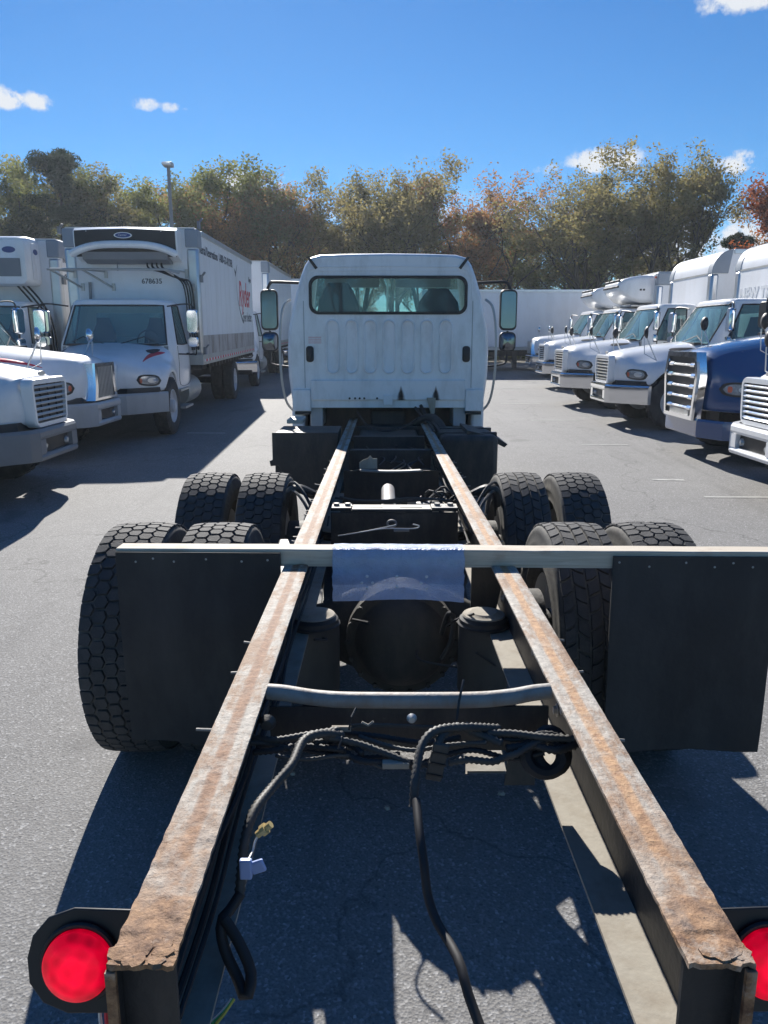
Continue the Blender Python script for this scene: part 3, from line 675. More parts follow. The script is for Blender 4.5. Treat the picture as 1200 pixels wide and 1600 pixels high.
def cargo(t, bx, y0, bvh):
    w = bx.get('w', 2.56)/2; Lb = bx['L']; z0 = bx.get('z0', 1.12); z1 = bx['top']; nose = bx.get('nose', 0); y1 = y0+Lb
    # walls as a shell profile lofted along y, front corners rounded
    b = MB()
    if nose:
        pr = []
        for k in range(9):
            a = R(90*k/8); pr.append((y0+nose-nose*math.cos(a)*1.0, z1-nose*1.15+nose*1.15*math.sin(a)))
        side = [(y1, z0+.2), (y0, z0+.2)]+pr+[(y1, z1)]
        b.prism(side, 'x', -w, w)
    else: b.box(-w, w, y0, y1, z0+.2, z1)
    body = b.obj('cargo_body', boxw, t, .02, ang=25)
    # base rail with reflective tape
    rail = quadmat(alud, t, 'base_rail', MB().box(-w-.012, w+.012, y0-.01, y1+.01, z0, z0+.198), .006)
    for s_ in (-1, 1):
        tp = MB(); tq = MB(); k = 0; y = y0+.1
        while y < y1-.2:
            (tp if k % 2 else tq).box(s_*(w+.013), s_*(w+.016), y, y+.16, z0+.06, z0+.11); y += .163; k += 1
        tp.obj('red_reflective_tape', red_vinyl, rail, smooth=False); tq.obj('white_reflective_tape', white, rail, smooth=False)
    if bx.get('kick'):
        for s_ in (-1, 1): quadmat(MATS['kick'], t, 'kick_panel', MB().box(s_*(w+.002), s_*(w+.010), y0+.05, y1-.05, z0+.2, z0+.58))
    for s_ in (-1, 1):
        a, c = sorted((s_*(w-.22), s_*(w+.018)))
        zt = z1-.35 if not nose else z1-nose*1.15-.02
        quadmat(alu, t, 'corner_post', MB().box(a, c, y0-.015, y0+.16, z0+.2, zt), .05)
        if not nose: quadmat(greyl, t, 'corner_cap', MB().box(a-.01, c+.01, y0-.022, y0+.36, zt+.002, z1+.006), .03)
        else:
            q = [(y0-.015, zt), (y0+.35, zt), (y0+.42, z1+.012)]+[(y0+nose*.98-nose*math.cos(R(a_))-.015+.01, zt+.01+nose*1.17*math.sin(R(a_))) for a_ in range(88, -1, -12)]
            quadmat(greyl, t, 'corner_cap', MB().prism(q, 'x', a-.01, c+.01), .012)
        # roof edge rail
        a, c = sorted((s_*(w-.03), s_*(w+.022)))
        quadmat(alu, t, 'roof_rail', MB().box(a, c, y0+.45, y1, z1-.09, z1+.012), .008)
        # seams on the side panel
        b = MB(); y = y0+.62
        while y < y1-.3: b.box(s_*(w+.0005), s_*(w+.004), y, y+.022, z0+.2, z1-.09); y += .61
        tag(b.obj('side_seam', boxw, t, smooth=False), kind='stuff')
    if nose: quadmat(alud, t, 'nose_trim', MB().box(-w+.23, w-.23, y0-.012, y0-.001, z1-nose*1.15-.03, z1-nose*1.15+.0))
    else: quadmat(boxr, t, 'roof', MB().box(-w+.03, w-.03, y0, y1, z1+.001, z1+.03), .01)
    # under the box: cross sills
    b = MB(); y = y0+.1
    while y < y1: b.box(-w+.05, w-.05, y, y+.06, z0-.1, z0-.001); y += .4
    tag(b.obj('cross_sill', blackp, t, smooth=False), kind='stuff')
    quadmat(blackp, t, 'rear_bumper', MB().box(-w+.1, w-.1, y1-.05, y1+.08, .45, .58).box(-.6, -.5, y1-.1, y1, .5, z0-.1).box(.5, .6, y1-.1, y1, .5, z0-.1))
    if bx.get('reefer') == 'wide':
        ru = empty('refrigeration_unit', (0, y0, 0), 0, t)
        # black louvred face, white hood above and lip below
        def sec(x, k=1):
            e = abs(x)/.98; d = .46*(1-.55*max(0, e-.55)**1.1)
            return [(x, 0, z1-.03), (x, -d*.7, z1-.0-.02*e), (x, -d, z1-.05-.03*e), (x, -d, z1-.30), (x, -d*.9, z1-.52), (x, 0, z1-.62)]
        xs = [-.98, -.9, -.7, -.35, 0, .35, .7, .9, .98]
        MB().loft([[(p[0], p[1], p[2]) for p in sec(x)] for x in xs]).obj('unit_housing', white, ru, .015, ang=40)
        MB().loft([[(x, -.463+.46*.55*max(0, abs(x)/.98-.55)**1.1, z1-.055-.02*abs(x)), (x, -.475+.46*.55*max(0, abs(x)/.98-.55)**1.1, z1-.30), (x, -.43+.46*.55*max(0, abs(x)/.98-.55)**1.1, z1-.545), (x, -.3, z1-.545), (x, -.3, z1-.06)] for x in [-.95, -.8, -.5, -.2, 0, .2, .5, .8, .95]]).obj('front_screen', black, ru, ang=35)
        # curved white lip
        lip = []
        for k in range(25):
            a = math.pi*(1.0-k/24.0); lip.append((.97*math.cos(a)*-1, -.5-.06*math.sin(a), z1-.34-.17*(math.cos(a)**2)**1.6))
        MB().tube(lip, .07, 10).obj('white_lip', white, ru)
        MB().loft([[(x, y, z1+z) for y, z in ((-.50, -.47), (-.44, -.60), (-.2, -.66), (0, -.66), (0, -.47))] for x in (-.8, -.6, 0, .6, .8)]).obj('lower_screen', grey, ru)
        q = [(math.cos(a), math.sin(a)) for a in np.linspace(0, 2*math.pi, 28, endpoint=False)]
        MB().prism([(.17*x, z1-.17+.055*z) for x, z in q], 'y', -.49, -.474).obj('oval_badge', white, ru); MB().prism([(.145*x, z1-.17+.042*z) for x, z in q], 'y', -.494, -.4905).obj('badge_centre', logo_blue, ru)
        text_obj('Carrier', .055, alu, ru, (-.095, -.496, z1-.185), (R(90), 0, 0), shear=.3)
        rk = empty('guard_rack', (0, y0, .20), 0, t)
        b = MB(); b.tube([(-1.5, -.42, z1-.98), (.75, -.42, z1-.98), (1.0, -.40, z1-1.05)], .022, 8)
        for x in (-1.45, -.85, .72):
            b.tube([(x, -.42, z1-.98), (x+.32, -.03, z1-1.0)], .016, 6); b.tube([(x, -.42, z1-.98), (x+.45, -.03, z1-1.30)], .02, 6); b.box(x+.30, x+.36, -.03, -.001, z1-1.12, z1-.95); b.box(x+.43, x+.49, -.03, -.001, z1-1.36, z1-1.22)
        b.obj('rack_frame', alud, rk)
        for k in range(4):
            x0 = .35+.09*k
            MB().tube(smooth_path([(x0, -.2, z1-.62), (x0+.05, -.3, z1-.75), (x0+.35, -.28, z1-.85-.03*k), (1.02+.05*k, -.22, z1-1.05), (1.06+.05*k, -.15, z1-1.8), (1.10+.04*k, -.1, z1-2.3)], 6), .016+.004*(k % 2), 6).obj('coolant_hose', black, t, off=(0, y0, 0))
        MB().tube([(-.2, -.3, z1-.62), (-.2, -.3, z1-.80)], .012, 6).obj('drain_pipe', grey, t, off=(0, y0, 0)); MB().tube([(-.83, -.06, z1-1.0), (-.86, -.05, z1-1.7)], .03, 8).obj('drain_pipe', grey, t, off=(0, y0, 0))
    if bx.get('reefer') == 'nose':
        ru = empty('refrigeration_unit', (0, y0, 0), 0, t)
        zc = z1-.38
        rings = []
        for y, sx, zt, zb in ((0, .98, .33, -.45), (-.35, .98, .33, -.45), (-.62, .94, .30, -.38), (-.85, .86, .24, -.22), (-.97, .76, .15, -.1), (-1.0, .68, .09, -.05)):
            pl = rrect(2*sx, zt-zb, min(.13, (zt-zb)*.4), 5, 0, zc+(zt+zb)/2); rings.append([(x, y, z) for x, z in pl])
        MB().loft(rings).obj('unit_housing', white, ru, ang=40)
        for k, (x0, x1) in enumerate(((-.75, -.28), (-.22, .22), (.28, .75))):
            MB().box(x0, x1, -.96, -.90, zc+.17, zc+.235, Matrix.Translation((0, -.02, 0))).obj('intake_slot', black, ru, .02)
            MB().box(x0-.03, x1+.03, -1.012, -.98, zc-.01, zc+.055).obj('intake_slot', black, ru, .015)
        for s_ in (-1, 1): MB().box(s_*.982-.006, s_*.982+.006, -.42, -.36, zc-.1, zc-.05).box(s_*.982-.006, s_*.982+.006, -.33, -.27, zc-.1, zc-.05).obj('side_latch', black, ru)
        MB().box(-.9, .9, -.62, -.02, zc-.55, zc-.5).obj('drip_tray', alud, ru, .01)
        for s_ in (-1, 1):
            link('cap_marker_light', MB().box(-.05, .05, -.03, 0, -.03, .03).mesh('cap_marker_light', lens_amber), t, loc=(s_*(w-.12), y0-.03, z1-.12))
    if bx.get('reefer') == 'side':
        ru = empty('refrigeration_unit', (0, y0, 0), 0, t)
        MB().loft([[(x, y, z) for x, z in rrect(1.9*k, .95*k, .12, 5, -.05, z1-.45)] for y, k in ((0, 1), (-.45, 1), (-.58, .93), (-.62, .8))]).obj('unit_housing', white, ru, ang=40)
        MB().box(.905, .912, -.42, -.06, z1-.8, z1-.1).obj('side_door', white2, ru, .003)
        q = [(math.cos(a), math.sin(a)) for a in np.linspace(0, 2*math.pi, 24, endpoint=False)]
        MB().prism([(-.24+.10*x, z1-.26+.055*z) for x, z in q], 'x', .9125, .92).obj('oval_badge', logo_blue, ru)
        MB().prism([(.55+.13*x, z1-.24+.06*z) for x, z in q], 'y', -.63, -.60).obj('oval_badge', logo_blue, ru)
        MB().box(-.8, .75, -.63, -.61, z1-.75, z1-.4).obj('front_screen', grey, ru, .01)
        for k in range(3):
            MB().tube(smooth_path([(.5+.1*k, -.3, z1-.9), (.75+.1*k, -.32, z1-1.2), (1.0+.06*k, -.25, z1-1.6), (1.05+.06*k, -.2, z1-2.3)], 6), .02, 6).obj('coolant_hose', black, t, off=(0, y0, 0))
    for s_ in bx.get('logo', ()):
        X = s_*(w+.003); rot = (R(90), 0, R(90) if s_ > 0 else R(-90))
        def Y(v): return v if s_ > 0 else y0+y1-v
        text_obj('Ryder', .92, red_vinyl, t, (X, Y(y0+5.15), z1-1.32), rot, shear=.18, bold=.012, sx=.92)
        text_obj('Ever better.', .36, grey_vinyl, t, (X, Y(y0+5.75), z1-1.72), rot, bold=.004)
        pts = []
        for k in range(22):
            q = k/21; pts.append((Y(y0+4.72)+(.05-.34*math.sin(q*math.pi*.5)*-1*q)+(.75*q**2.2), z1-.62-1.25*q**.9+(.10*q**6), .012+.085*q*q*(1.0 if q < .9 else (1-q)*8+.2)))
        b = MB(); b.loft([[(X+s_*.001, p[0]-p[2], p[1]-.3*p[2]), (X+s_*.001, p[0]+p[2], p[1]+.4*p[2])] for p in pts], cap=False, ring=False)
        b.obj('swoosh', grey_vinyl, t, fix=False)
        b = MB(); yy = Y(y0+4.72); b.prism([(yy-.20, z1-.42), (yy-.02, z1-.62), (yy+.30, z1-.30), (yy+.02, z1-.50)], 'x', X, X+s_*.003); b.obj('tick_mark', dk_vinyl, t, smooth=False)
        text_obj('Rental Reservations  1-800-GO-RYDER', .25, dk_vinyl, t, (X, Y(y0+.22), z1-.42), rot, bold=.004)
        text_obj('Ryder', .2, dk_vinyl, t, (X, Y(y1-.75), z1-.62), rot)
    if bx.get('number'): text_obj(bx['number'], .135, dk_vinyl, t, (.16, y0-.003, z1-1.02), (R(90), 0, 0), bold=.002)
    if bx.get('ghost'): text_obj(bx['ghost'], .34, ghost, t, (-1.0, y0-.004, z1-nose*1.15-.62), (R(90), 0, 0), bold=.012, depth=.003)
    # grab hooks / lanterns on the side
    for zz in (.9, 2.3, 3.3):
        if bx.get('hooks'): MB().box(w+.018, w+.06, y0+.02, y0+.16, zz-.07+.5, zz+.07+.5).tube([(w+.05, y0+.04, zz+.55), (w+.12, y0+.0, zz+.62), (w+.12, y0+.1, zz+.62), (w+.05, y0+.14, zz+.55)], .012, 6).obj('side_hook', grey, t)
kick = mat('kick', (.46, .44, .42), .7, dirt=(.14, .10, .06), damt=.95, dscale=2.2, bump=.2, bscale=12)

PITCH = math.atan(.015)
def gl(x, y): return (x, y, gz(y))
# ---- left row: two trucks with noses to the right, then trucks facing the camera
conventional((-3.80, 8.78, gz(8.7)), R(90), 'white conventional truck at the left edge with grey slatted grille and dark bumper', 'truck', 'trucks parked on the left side of the lot', bumper='dark', grillem=greyb, markers=5, name='parked_truck', hoodmirror=False)
conventional((-4.25, 11.75, gz(11.7)), R(90), 'white truck with chrome upright grille and red hood stripe, nosing out behind the dark-bumpered one', 'truck', 'trucks parked on the left side of the lot', style='intl', bumper='grey', stripe=True, name='parked_truck', mirrors='chrome')
conventional((-4.88, 12.75, gz(12.7)), R(1.6), 'white refrigerated box truck facing the camera with black wide cooling unit and number 678635', 'box truck', 'trucks parked on the left side of the lot', bumper='grey', grillem=greyb, stripe=True, pitch=PITCH, mirrors='chrome',
             box=dict(L=7.8, top=3.72, reefer='wide', logo=(1,), number='678635', kick=1, hooks=1), hoodmirror=False)
conventional((-7.95, 13.6, gz(13.6)), R(1.6), 'white box truck second from left with rounded cooling unit and rental lettering on its side', 'box truck', 'trucks parked on the left side of the lot', bumper='grey', pitch=PITCH,
             box=dict(L=7.8, top=3.60, reefer='side', logo=(1,), hooks=1), hoodmirror=False)
conventional((-5.15, 24.05, gz(24.0)), R(1), 'white box truck with cream front post directly behind the lettered refrigerated truck', 'box truck', 'trucks parked on the left side of the lot', pitch=PITCH, box=dict(L=8, top=3.98), hoodmirror=False)
conventional((-5.0, 35.6, gz(35.6)), 0, 'distant white box truck farthest back in the left row', 'box truck', 'trucks parked on the left side of the lot', box=dict(L=5.5, top=4.1), hoodmirror=False)
# ---- right row: noses to the left
RG = 'trucks parked in a row on the right, noses to the left'
def rt(xf, zn, lab, **k):
    if k.get('box'): k['box']['yb'] = 3.02
    xf -= .08; return conventional((xf, zn+1.15, gz(zn+1.1)), R(-90), lab, k.pop('cat', 'box truck'), RG, **k)
rt(4.15, 7.35, 'nearest white truck at the right edge, only its grille and white bumper in view', cat='truck', bumper='white', name='parked_truck', box=dict(L=6.5, top=3.5, nose=.0), dz=.0)
rt(4.42, 10.4, 'dark blue tractor truck with tall chrome barred grille between two white trucks', cat='tractor truck', style='tractor', paint=blue, bumper='blue', name='tractor_truck', mirrors='black', markers=0)
rt(4.32, 14.2, 'white box truck with faded lettering on its round-topped box, next behind the blue tractor', box=dict(L=7, top=3.5, nose=.42, ghost='NEW TRANS P'))
rt(4.30, 17.9, 'white box truck with plain round-topped box, second behind the blue tractor', box=dict(L=7, top=3.5, nose=.42))
rt(4.95, 23.2, 'white truck with large rounded refrigeration unit jutting over its cab', box=dict(L=7, top=3.35, reefer='nose'))
rt(5.6, 28.6, 'farthest white truck at right, chrome nose below a refrigeration unit', style='intl', bumper='chrome', box=dict(L=7, top=3.3, reefer='nose'))

# ---- far trailer across the end
def far_trailer():
    t = empty('semi_trailer', (8.9, 34.5, gz(34.5)), 0); tag(t, 'long white trailer parked sideways across the far end behind the right row', 'trailer')
    quadmat(boxw, t, 'trailer_body', MB().box(-7.3, 6, -1.28, 1.28, .98, 3.30), .03)
    quadmat(alud, t, 'base_rail', MB().box(-7.32, 6.02, -1.3, 1.3, .85, .979), .01); quadmat(alu, t, 'roof_rail', MB().box(-7.32, 6.02, -1.31, -1.24, 3.22, 3.32), .01)
    b = MB(); x = -6.7
    while x < 5.8: b.box(x, x+.03, -1.288, -1.2802, .98, 3.22); x += .61
    tag(b.obj('side_seam', boxw, t, smooth=False), kind='stuff')
    quadmat(blackp, t, 'underframe', MB().box(-7, 5.8, -.6, .6, .6, .84).box(-3.4, -3.2, -.95, -.85, .1, .84).box(-6.9, -4.5, -.5, .5, .4, .59))
    for x in (-6.2, -5.0, 4.4):
        w = wheel_simple(t, 1.0, 0, steelw); w.location = (x, -1.0, .5); w.rotation_euler = (0, 0, R(-90))
far_trailer()
# small neighbours glimpsed between the chassis cab and the left row
def small_box(x, y, w, h, L_, lab, m=boxw, z0=1.1):
    t = empty('box_truck', gl(x, y), 0); tag(t, lab, 'box truck', 'trucks parked on the left side of the lot')
    quadmat(m, t, 'cargo_body', MB().box(-w/2, w/2, 0, L_, z0, h), .03); quadmat(alud, t, 'base_rail', MB().box(-w/2-.01, w/2+.01, -.01, L_, z0-.15, z0-.001)); quadmat(alu, t, 'corner_post', MB().box(w/2-.18, w/2+.012, -.015, .14, z0, h-.2), .03)
    quadmat(blackp, t, 'chassis', MB().box(-.5, .5, .1, L_-.2, .6, .94))
    for s_ in (-1, 1): wheel_simple(t, s_*1.0, 1.8, steelw); wheel_simple(t, s_*1.0, L_-1.6, steelw)
#small_box(-3.55, 30.0, 2.3, 3.2, 5.0, 'pale blue-white box truck glimpsed beside the mirror of the cab chassis')

# ---- lamp post
lp = empty('lamp_post', gl(-9.1, 35)); tag(lp, 'tall grey lamp post with square head standing in front of the left trees', 'lamp post')
MB().cyl((0, 0, 0), (0, 0, 8.4), .095, 12, .07).obj('pole', grey, lp); MB().box(-.2, .2, -.2, .2, 8.4, 8.58).obj('lamp_head', greyb, lp, .03); MB().box(-.17, .17, -.45, -.2, 8.42, 8.5).obj('lamp_panel', white2, lp, .02)

# ------------------------------------------------------------------ trees
def make_tree(seed, H, spread, nleaf, leafm, lean=0, pine=False, trunks=1, bare=0.25, sparse=1.0, lsize=.12):
    rnd = random.Random(seed); b = MB(); tips = []
    def branch(p, d, ln, r, depth):
        n = 5; pts = [p]; rs = [r]; dd = d.copy()
        for k in range(n):
            dd = (dd+Vector((rnd.uniform(-1, 1), rnd.uniform(-1, 1), rnd.uniform(-.3, .6)))*(.14 if depth < 1 else .22)).normalized()
            pts.append(pts[-1]+dd*ln/n); rs.append(r*(1-.55*(k+1)/n))
        b.tube(pts, rs, 7 if depth < 1 else (5 if depth < 3 else 3), cap=False)
        if depth >= 2:
            for k in range(1, n+1): tips.append((pts[k], .55 if depth == 2 else .75))
        if depth < 4 and r > .008:
            m = {0: 6, 1: 5, 2: 4, 3: 2}[depth]
            for k in range(m):
                q = rnd.uniform(bare if depth == 0 else .25, 1); i = min(int(q*n), n-1); pp = pts[i].lerp(pts[i+1], q*n-i)
                ang = rnd.uniform(0, 2*math.pi); out_ = Vector((math.cos(ang), math.sin(ang), 0))
                nd = (dd*rnd.uniform(.5, 1.0)+out_*rnd.uniform(.55, 1.05)*spread+Vector((0, 0, .35))).normalized()
                branch(pp, nd, ln*rnd.uniform(.45, .68)*(1.1-.3*q if depth == 0 else 1), rs[i]*rnd.uniform(.4, .62), depth+1)
    if pine:
        pts = [Vector((.1*math.sin(k), .1*math.cos(k*1.3), H*k/10)) for k in range(11)]; b.tube(pts, [.2*(1-k/10.5) for k in range(11)], 7)
        for k in range(46):
            q = rnd.uniform(.18, 1); z = H*q; ang = rnd.uniform(0, 6.28); ln = (1-q)**.7*H*.28*rnd.uniform(.5, 1.2)+.6
            d = Vector((math.cos(ang), math.sin(ang), rnd.uniform(.05, .35))); p = Vector((0, 0, z)); e = [p, p+d*ln*.5, p+d*ln+Vector((0, 0, .15))]
            b.tube(e, [.04, .025, .01], 4, cap=False)
            for q2 in (.4, .6, .8, .95, 1.05): tips.append((p+d*ln*q2, .34))
    else:
        for k in range(trunks):
            a = rnd.uniform(0, 6.28); o = Vector((math.cos(a), math.sin(a), 0))*(.35 if trunks > 1 else 0)
            d = Vector((lean+(rnd.uniform(-.22, .22) if trunks > 1 else rnd.uniform(-.04, .04)), rnd.uniform(-.1, .1), 1)).normalized()
            branch(o, d, H*.72, .17 if trunks > 1 else .22, 0)
    tm = b.mesh('trunk', bark, fix=False, ang=80)
    rs = np.random.RandomState(seed); T = np.array([tuple(p) for p, _ in tips]); S = np.array([s for _, s in tips])
    if not pine:          # leaves sit in clumps: keep only the twigs where a coarse 3-D noise is high
        f = np.array([noise.noise(Vector((p[0]*.75+seed, p[1]*.75, p[2]*.85))) for p in T]); keep = f > np.quantile(f, 1-sparse); T = T[keep]; S = S[keep]
    idx = rs.randint(0, len(T), nleaf); g = rs.normal(size=(nleaf, 3)); g /= np.maximum(1, np.linalg.norm(g, axis=1)/1.7)[:, None]
    c = T[idx]+g*S[idx][:, None]*(.40 if not pine else .75); c = c[c[:, 2] > .6]; n = len(c)
    a = rs.normal(size=(n, 3)); a /= np.linalg.norm(a, axis=1)[:, None]; u = rs.normal(size=(n, 3)); u -= a*(a*u).sum(1)[:, None]; u /= np.linalg.norm(u, axis=1)[:, None]; w = np.cross(a, u)
    s = (lsize*rs.uniform(.6, 1.3, n))[:, None]
    if pine: V = np.stack([c-u*s*1.1, c+w*s*.22, c+u*s*1.1, c-w*s*.22], 1)
    else: V = np.stack([c-u*s*.75, c+w*s*.45-u*s*.05, c+u*s*.75, c-w*s*.45+u*s*.1], 1)
    V = V.reshape(-1, 3).astype(np.float32); me = bpy.data.meshes.new('crown'); me.vertices.add(len(V)); me.vertices.foreach_set('co', V.ravel())
    me.loops.add(4*n); me.loops.foreach_set('vertex_index', np.arange(4*n, dtype=np.int32)); me.polygons.add(n); me.polygons.foreach_set('loop_start', np.arange(0, 4*n, 4, dtype=np.int32))
    me.materials.append(leafm); me.update(calc_edges=True); return tm, me, max(p.z for p, _ in tips)+.3
TREES = {
 'olive': make_tree(3, 12, .95, 21000, leaf_olive, trunks=2, sparse=.55), 'olive2': make_tree(14, 12, 1.15, 20000, leaf_olive, trunks=1, bare=.25, sparse=.6), 'olive3': make_tree(61, 12, 1.3, 19000, leaf_olive, trunks=3, bare=.35, sparse=.5),
 'brown': make_tree(5, 12, .9, 14000, leaf_brown, trunks=2, sparse=.5, bare=.3), 'brown2': make_tree(26, 12, 1.1, 12000, leaf_brown, sparse=.5, bare=.3), 'green': make_tree(8, 12, 1.1, 28000, leaf_green, bare=.15, sparse=.6), 'green2': make_tree(77, 12, 1.2, 22000, leaf_green, bare=.25, trunks=2, sparse=.5),
 'pine': make_tree(2, 12, .5, 30000, leaf_pine, pine=True, lsize=.13), 'red': make_tree(31, 10, 1.1, 18000, leaf_red, bare=.15, sparse=.6), 'sparse': make_tree(44, 12, .6, 6000, leaf_olive, lean=.34, bare=.42, sparse=.4)}
def at(px, d): return (px-597)/1202*(d*.975)-.065
def top_h(py, d): return 1.859+d*math.tan(math.atan((800-py)/1202)-R(12.8))-gz(d)
LAB = {'olive3': 'broad many-stemmed olive tree', 'green2': 'open-crowned green tree', 'olive': 'olive green tree', 'olive2': 'olive green single-trunked tree', 'brown': 'russet-tinged two-trunked tree', 'brown2': 'thin russet tree', 'green': 'bushy green tree', 'pine': 'dark pine tree', 'red': 'red maple tree', 'sparse': 'thin leaning tree with sparse crown'}
rnd = random.Random(4)
spots = [(-40, 225, 48, 'green2', 'at the far left edge above the left box trucks'), (28, 222, 46, 'green', 'tall at the left corner above the rental lettered truck'), (112, 245, 47, 'pine', 'standing left of the lamp post above the refrigerated truck'), (165, 275, 52, 'green2', 'low beside the pine, left of the lamp post'), (78, 262, 50, 'green', 'half hidden left of the pine'), (240, 268, 52, 'olive2', 'just left of the lamp post, behind the greener one'),
 (212, 276, 49, 'green', 'bushy one, third crown left of the lamp post'), (272, 243, 50, 'green', 'right behind the lamp post'), (345, 262, 50, 'brown', 'right of the lamp post, white cloud showing through'), (398, 282, 52, 'brown2', 'over the tail of the refrigerated truck'), (448, 258, 49, 'brown', 'left above the cab roof'),
 (520, 292, 50, 'olive', 'over the left corner of the cab'), (560, 262, 53, 'olive2', 'above the left half of the cab roof'), (612, 246, 48, 'olive3', 'above the middle of the cab roof'), (668, 266, 51, 'olive2', 'above the right half of the cab roof'), (722, 262, 49, 'brown2', 'over the right corner of the cab'), (778, 248, 50, 'brown', 'tall beside the gap right of the cab'),
 (838, 325, 52, 'green', 'low in the gap behind the far trailer'), (882, 298, 50, 'green2', 'left shoulder of the big clump on the right'), (925, 258, 46, 'olive3', 'left of the biggest crown on the right'), (990, 232, 45, 'olive', 'biggest crown on the right, above the round-topped boxes'), (1050, 250, 47, 'olive2', 'between the biggest crown and the leaning tree'),
 (1040, 222, 44, 'sparse', 'rising from the round-topped boxes at right'), (1195, 275, 43, 'red', 'at the right edge above the faded-lettered box'), (1140, 365, 46, 'pine', 'low and dark beside the red maple'), (1235, 240, 47, 'brown', 'at the far right edge beyond the red maple')]
def put_tree(px, py, d, kind, where, grp, s_mul=1):
    tm, cr, hh = TREES[kind]; s = top_h(py, d)/hh; x = at(px, d)
    t = empty('tree' if kind != 'pine' else 'pine_tree', (x, d, gz(d)-.05), 0 if kind == 'sparse' else rnd.uniform(0, 6.28)); w_ = s*rnd.uniform(1.05, 1.3); t.scale = (w_, w_, s)
    link('trunk', tm, t); link('crown', cr, t); tag(t, LAB[kind]+' '+where, 'tree', grp)
for sp in spots: put_tree(sp[0], sp[1]-(14 if sp[0] < 300 else 3), *sp[2:], 'trees along the far edge of the lot')
bk = [(-20, 300), (60, 310), (130, 310), (190, 315), (320, 335), (430, 340), (560, 345), (650, 350), (760, 350), (960, 375), (1230, 370)]
USED = set()
for i, (px, py) in enumerate(bk):
    tm, cr, hh = TREES[('olive', 'green', 'brown', 'olive2')[i % 4]]; d = 60+2*(i % 3); s = top_h(py, d)/hh
    t = empty('tree', (at(px, d), d, .45), i*1.7); t.scale = (s*1.05, s*1.05, s); link('trunk', tm, t); link('crown', cr, t)
    near = min((q for q in spots if q[4] not in USED), key=lambda q: abs(q[0]-px)); USED.add(near[4])
    tag(t, 'tree further back, behind the one ' + near[4], 'tree', 'second rank of trees behind the first')
for i, (x, y, kd, lb) in enumerate([(-16, -30, 'green', 'green tree behind the viewer, far to the left'), (-9, -33, 'olive', 'olive tree behind the viewer, left of centre'), (-2, -30, 'olive2', 'olive tree straight behind the viewer'), (5, -32, 'green', 'green tree behind the viewer, right of centre'), (12, -30, 'brown', 'russet tree behind the viewer on the right'), (19, -33, 'olive', 'olive tree behind the viewer, far to the right')]):
    tm, cr, hh = TREES[kd]; t = empty('tree', (x, y, 0), i*1.1); t.scale = (.85, .85, .85); link('trunk', tm, t); link('crown', cr, t); tag(t, lb, 'tree', 'unseen trees added behind the viewer for the mirrors to reflect')  # unseen trees, added so the mirrors have something to reflect
def brush():
    rs = np.random.RandomState(9); n = 60000; x = rs.uniform(-45, 48, n); y = rs.uniform(50, 58, n)
    prof = .9+1.3*np.array([noise.noise(Vector((a*.35, 3.1, b*.3))) for a, b in zip(x, y)])
    z = .4+rs.rand(n)**.8*np.maximum(.5, prof+1.2); c = np.stack([x, y, z], 1)
    a = rs.normal(size=(n, 3)); a /= np.linalg.norm(a, axis=1)[:, None]; u = np.cross(a, rs.normal(size=(n, 3))); u /= np.linalg.norm(u, axis=1)[:, None]; w = np.cross(a, u); s = (.22*rs.uniform(.6, 1.3, n))[:, None]
    V = np.stack([c-u*s, c+w*s*.6, c+u*s, c-w*s*.6], 1).reshape(-1, 3); me = bpy.data.meshes.new('undergrowth'); me.vertices.add(len(V)); me.vertices.foreach_set('co', V.ravel().astype(np.float32))
    me.loops.add(4*n); me.loops.foreach_set('vertex_index', np.arange(4*n, dtype=np.int32)); me.polygons.add(n); me.polygons.foreach_set('loop_start', np.arange(0, 4*n, 4, dtype=np.int32)); me.materials.append(leaf_green); me.update(calc_edges=True)
    tag(link('undergrowth', me), 'dense green undergrowth beneath the trees beyond the lot', 'undergrowth', kind='stuff')
brush()

hz = bpy.data.materials.new('thin_air'); hz.use_nodes = True; t_ = NT(hz); t_.N.clear(); o_ = t_.n('OutputMaterial'); pv = t_.n('VolumePrincipled')
pv.inputs['Color'].default_value = (.82, .90, 1, 1); pv.inputs['Density'].default_value = HAZE; pv.inputs['Anisotropy'].default_value = .35; t_.lk(pv.outputs[0], o_.inputs['Volume'])
if HAZE: tag(MB().box(-950, 950, -60, 1250, -1.1, 16).obj('haze', hz, smooth=False), 'thin bluish autumn haze over the whole lot', 'haze', kind='stuff')

# ================================================================== the truck chassis (frame coordinates: y forward, z up, x right)
PY = 3.36; TILT = R(-0.6)
root = empty('cab_chassis_truck', (0, PY, 0)); root.rotation_euler = (TILT, 0, 0)
tag(root, 'white cab and bare chassis with long rusty frame rails, filling the foreground', 'truck')
OFF = (0, -PY, 0)
def part(name, b, m, bevel=0, parent=None, **k): return b.obj(name, m, parent or root, bevel, off=OFF, **k)
CAMF = Vector((-.065, 0, ZR+.804)); P_ = R(12.2)
def ray(px, py):
    v = Vector(((px-597)/1202, (800-py)/1202, -1)); v.rotate(Euler((R(90)-P_, 0, 0))); return v
def aty(px, py, y): v = ray(px, py); return CAMF+v*(y/v.y)
def atz(px, py, z): v = ray(px, py); return CAMF+v*((z-CAMF.z)/v.z)

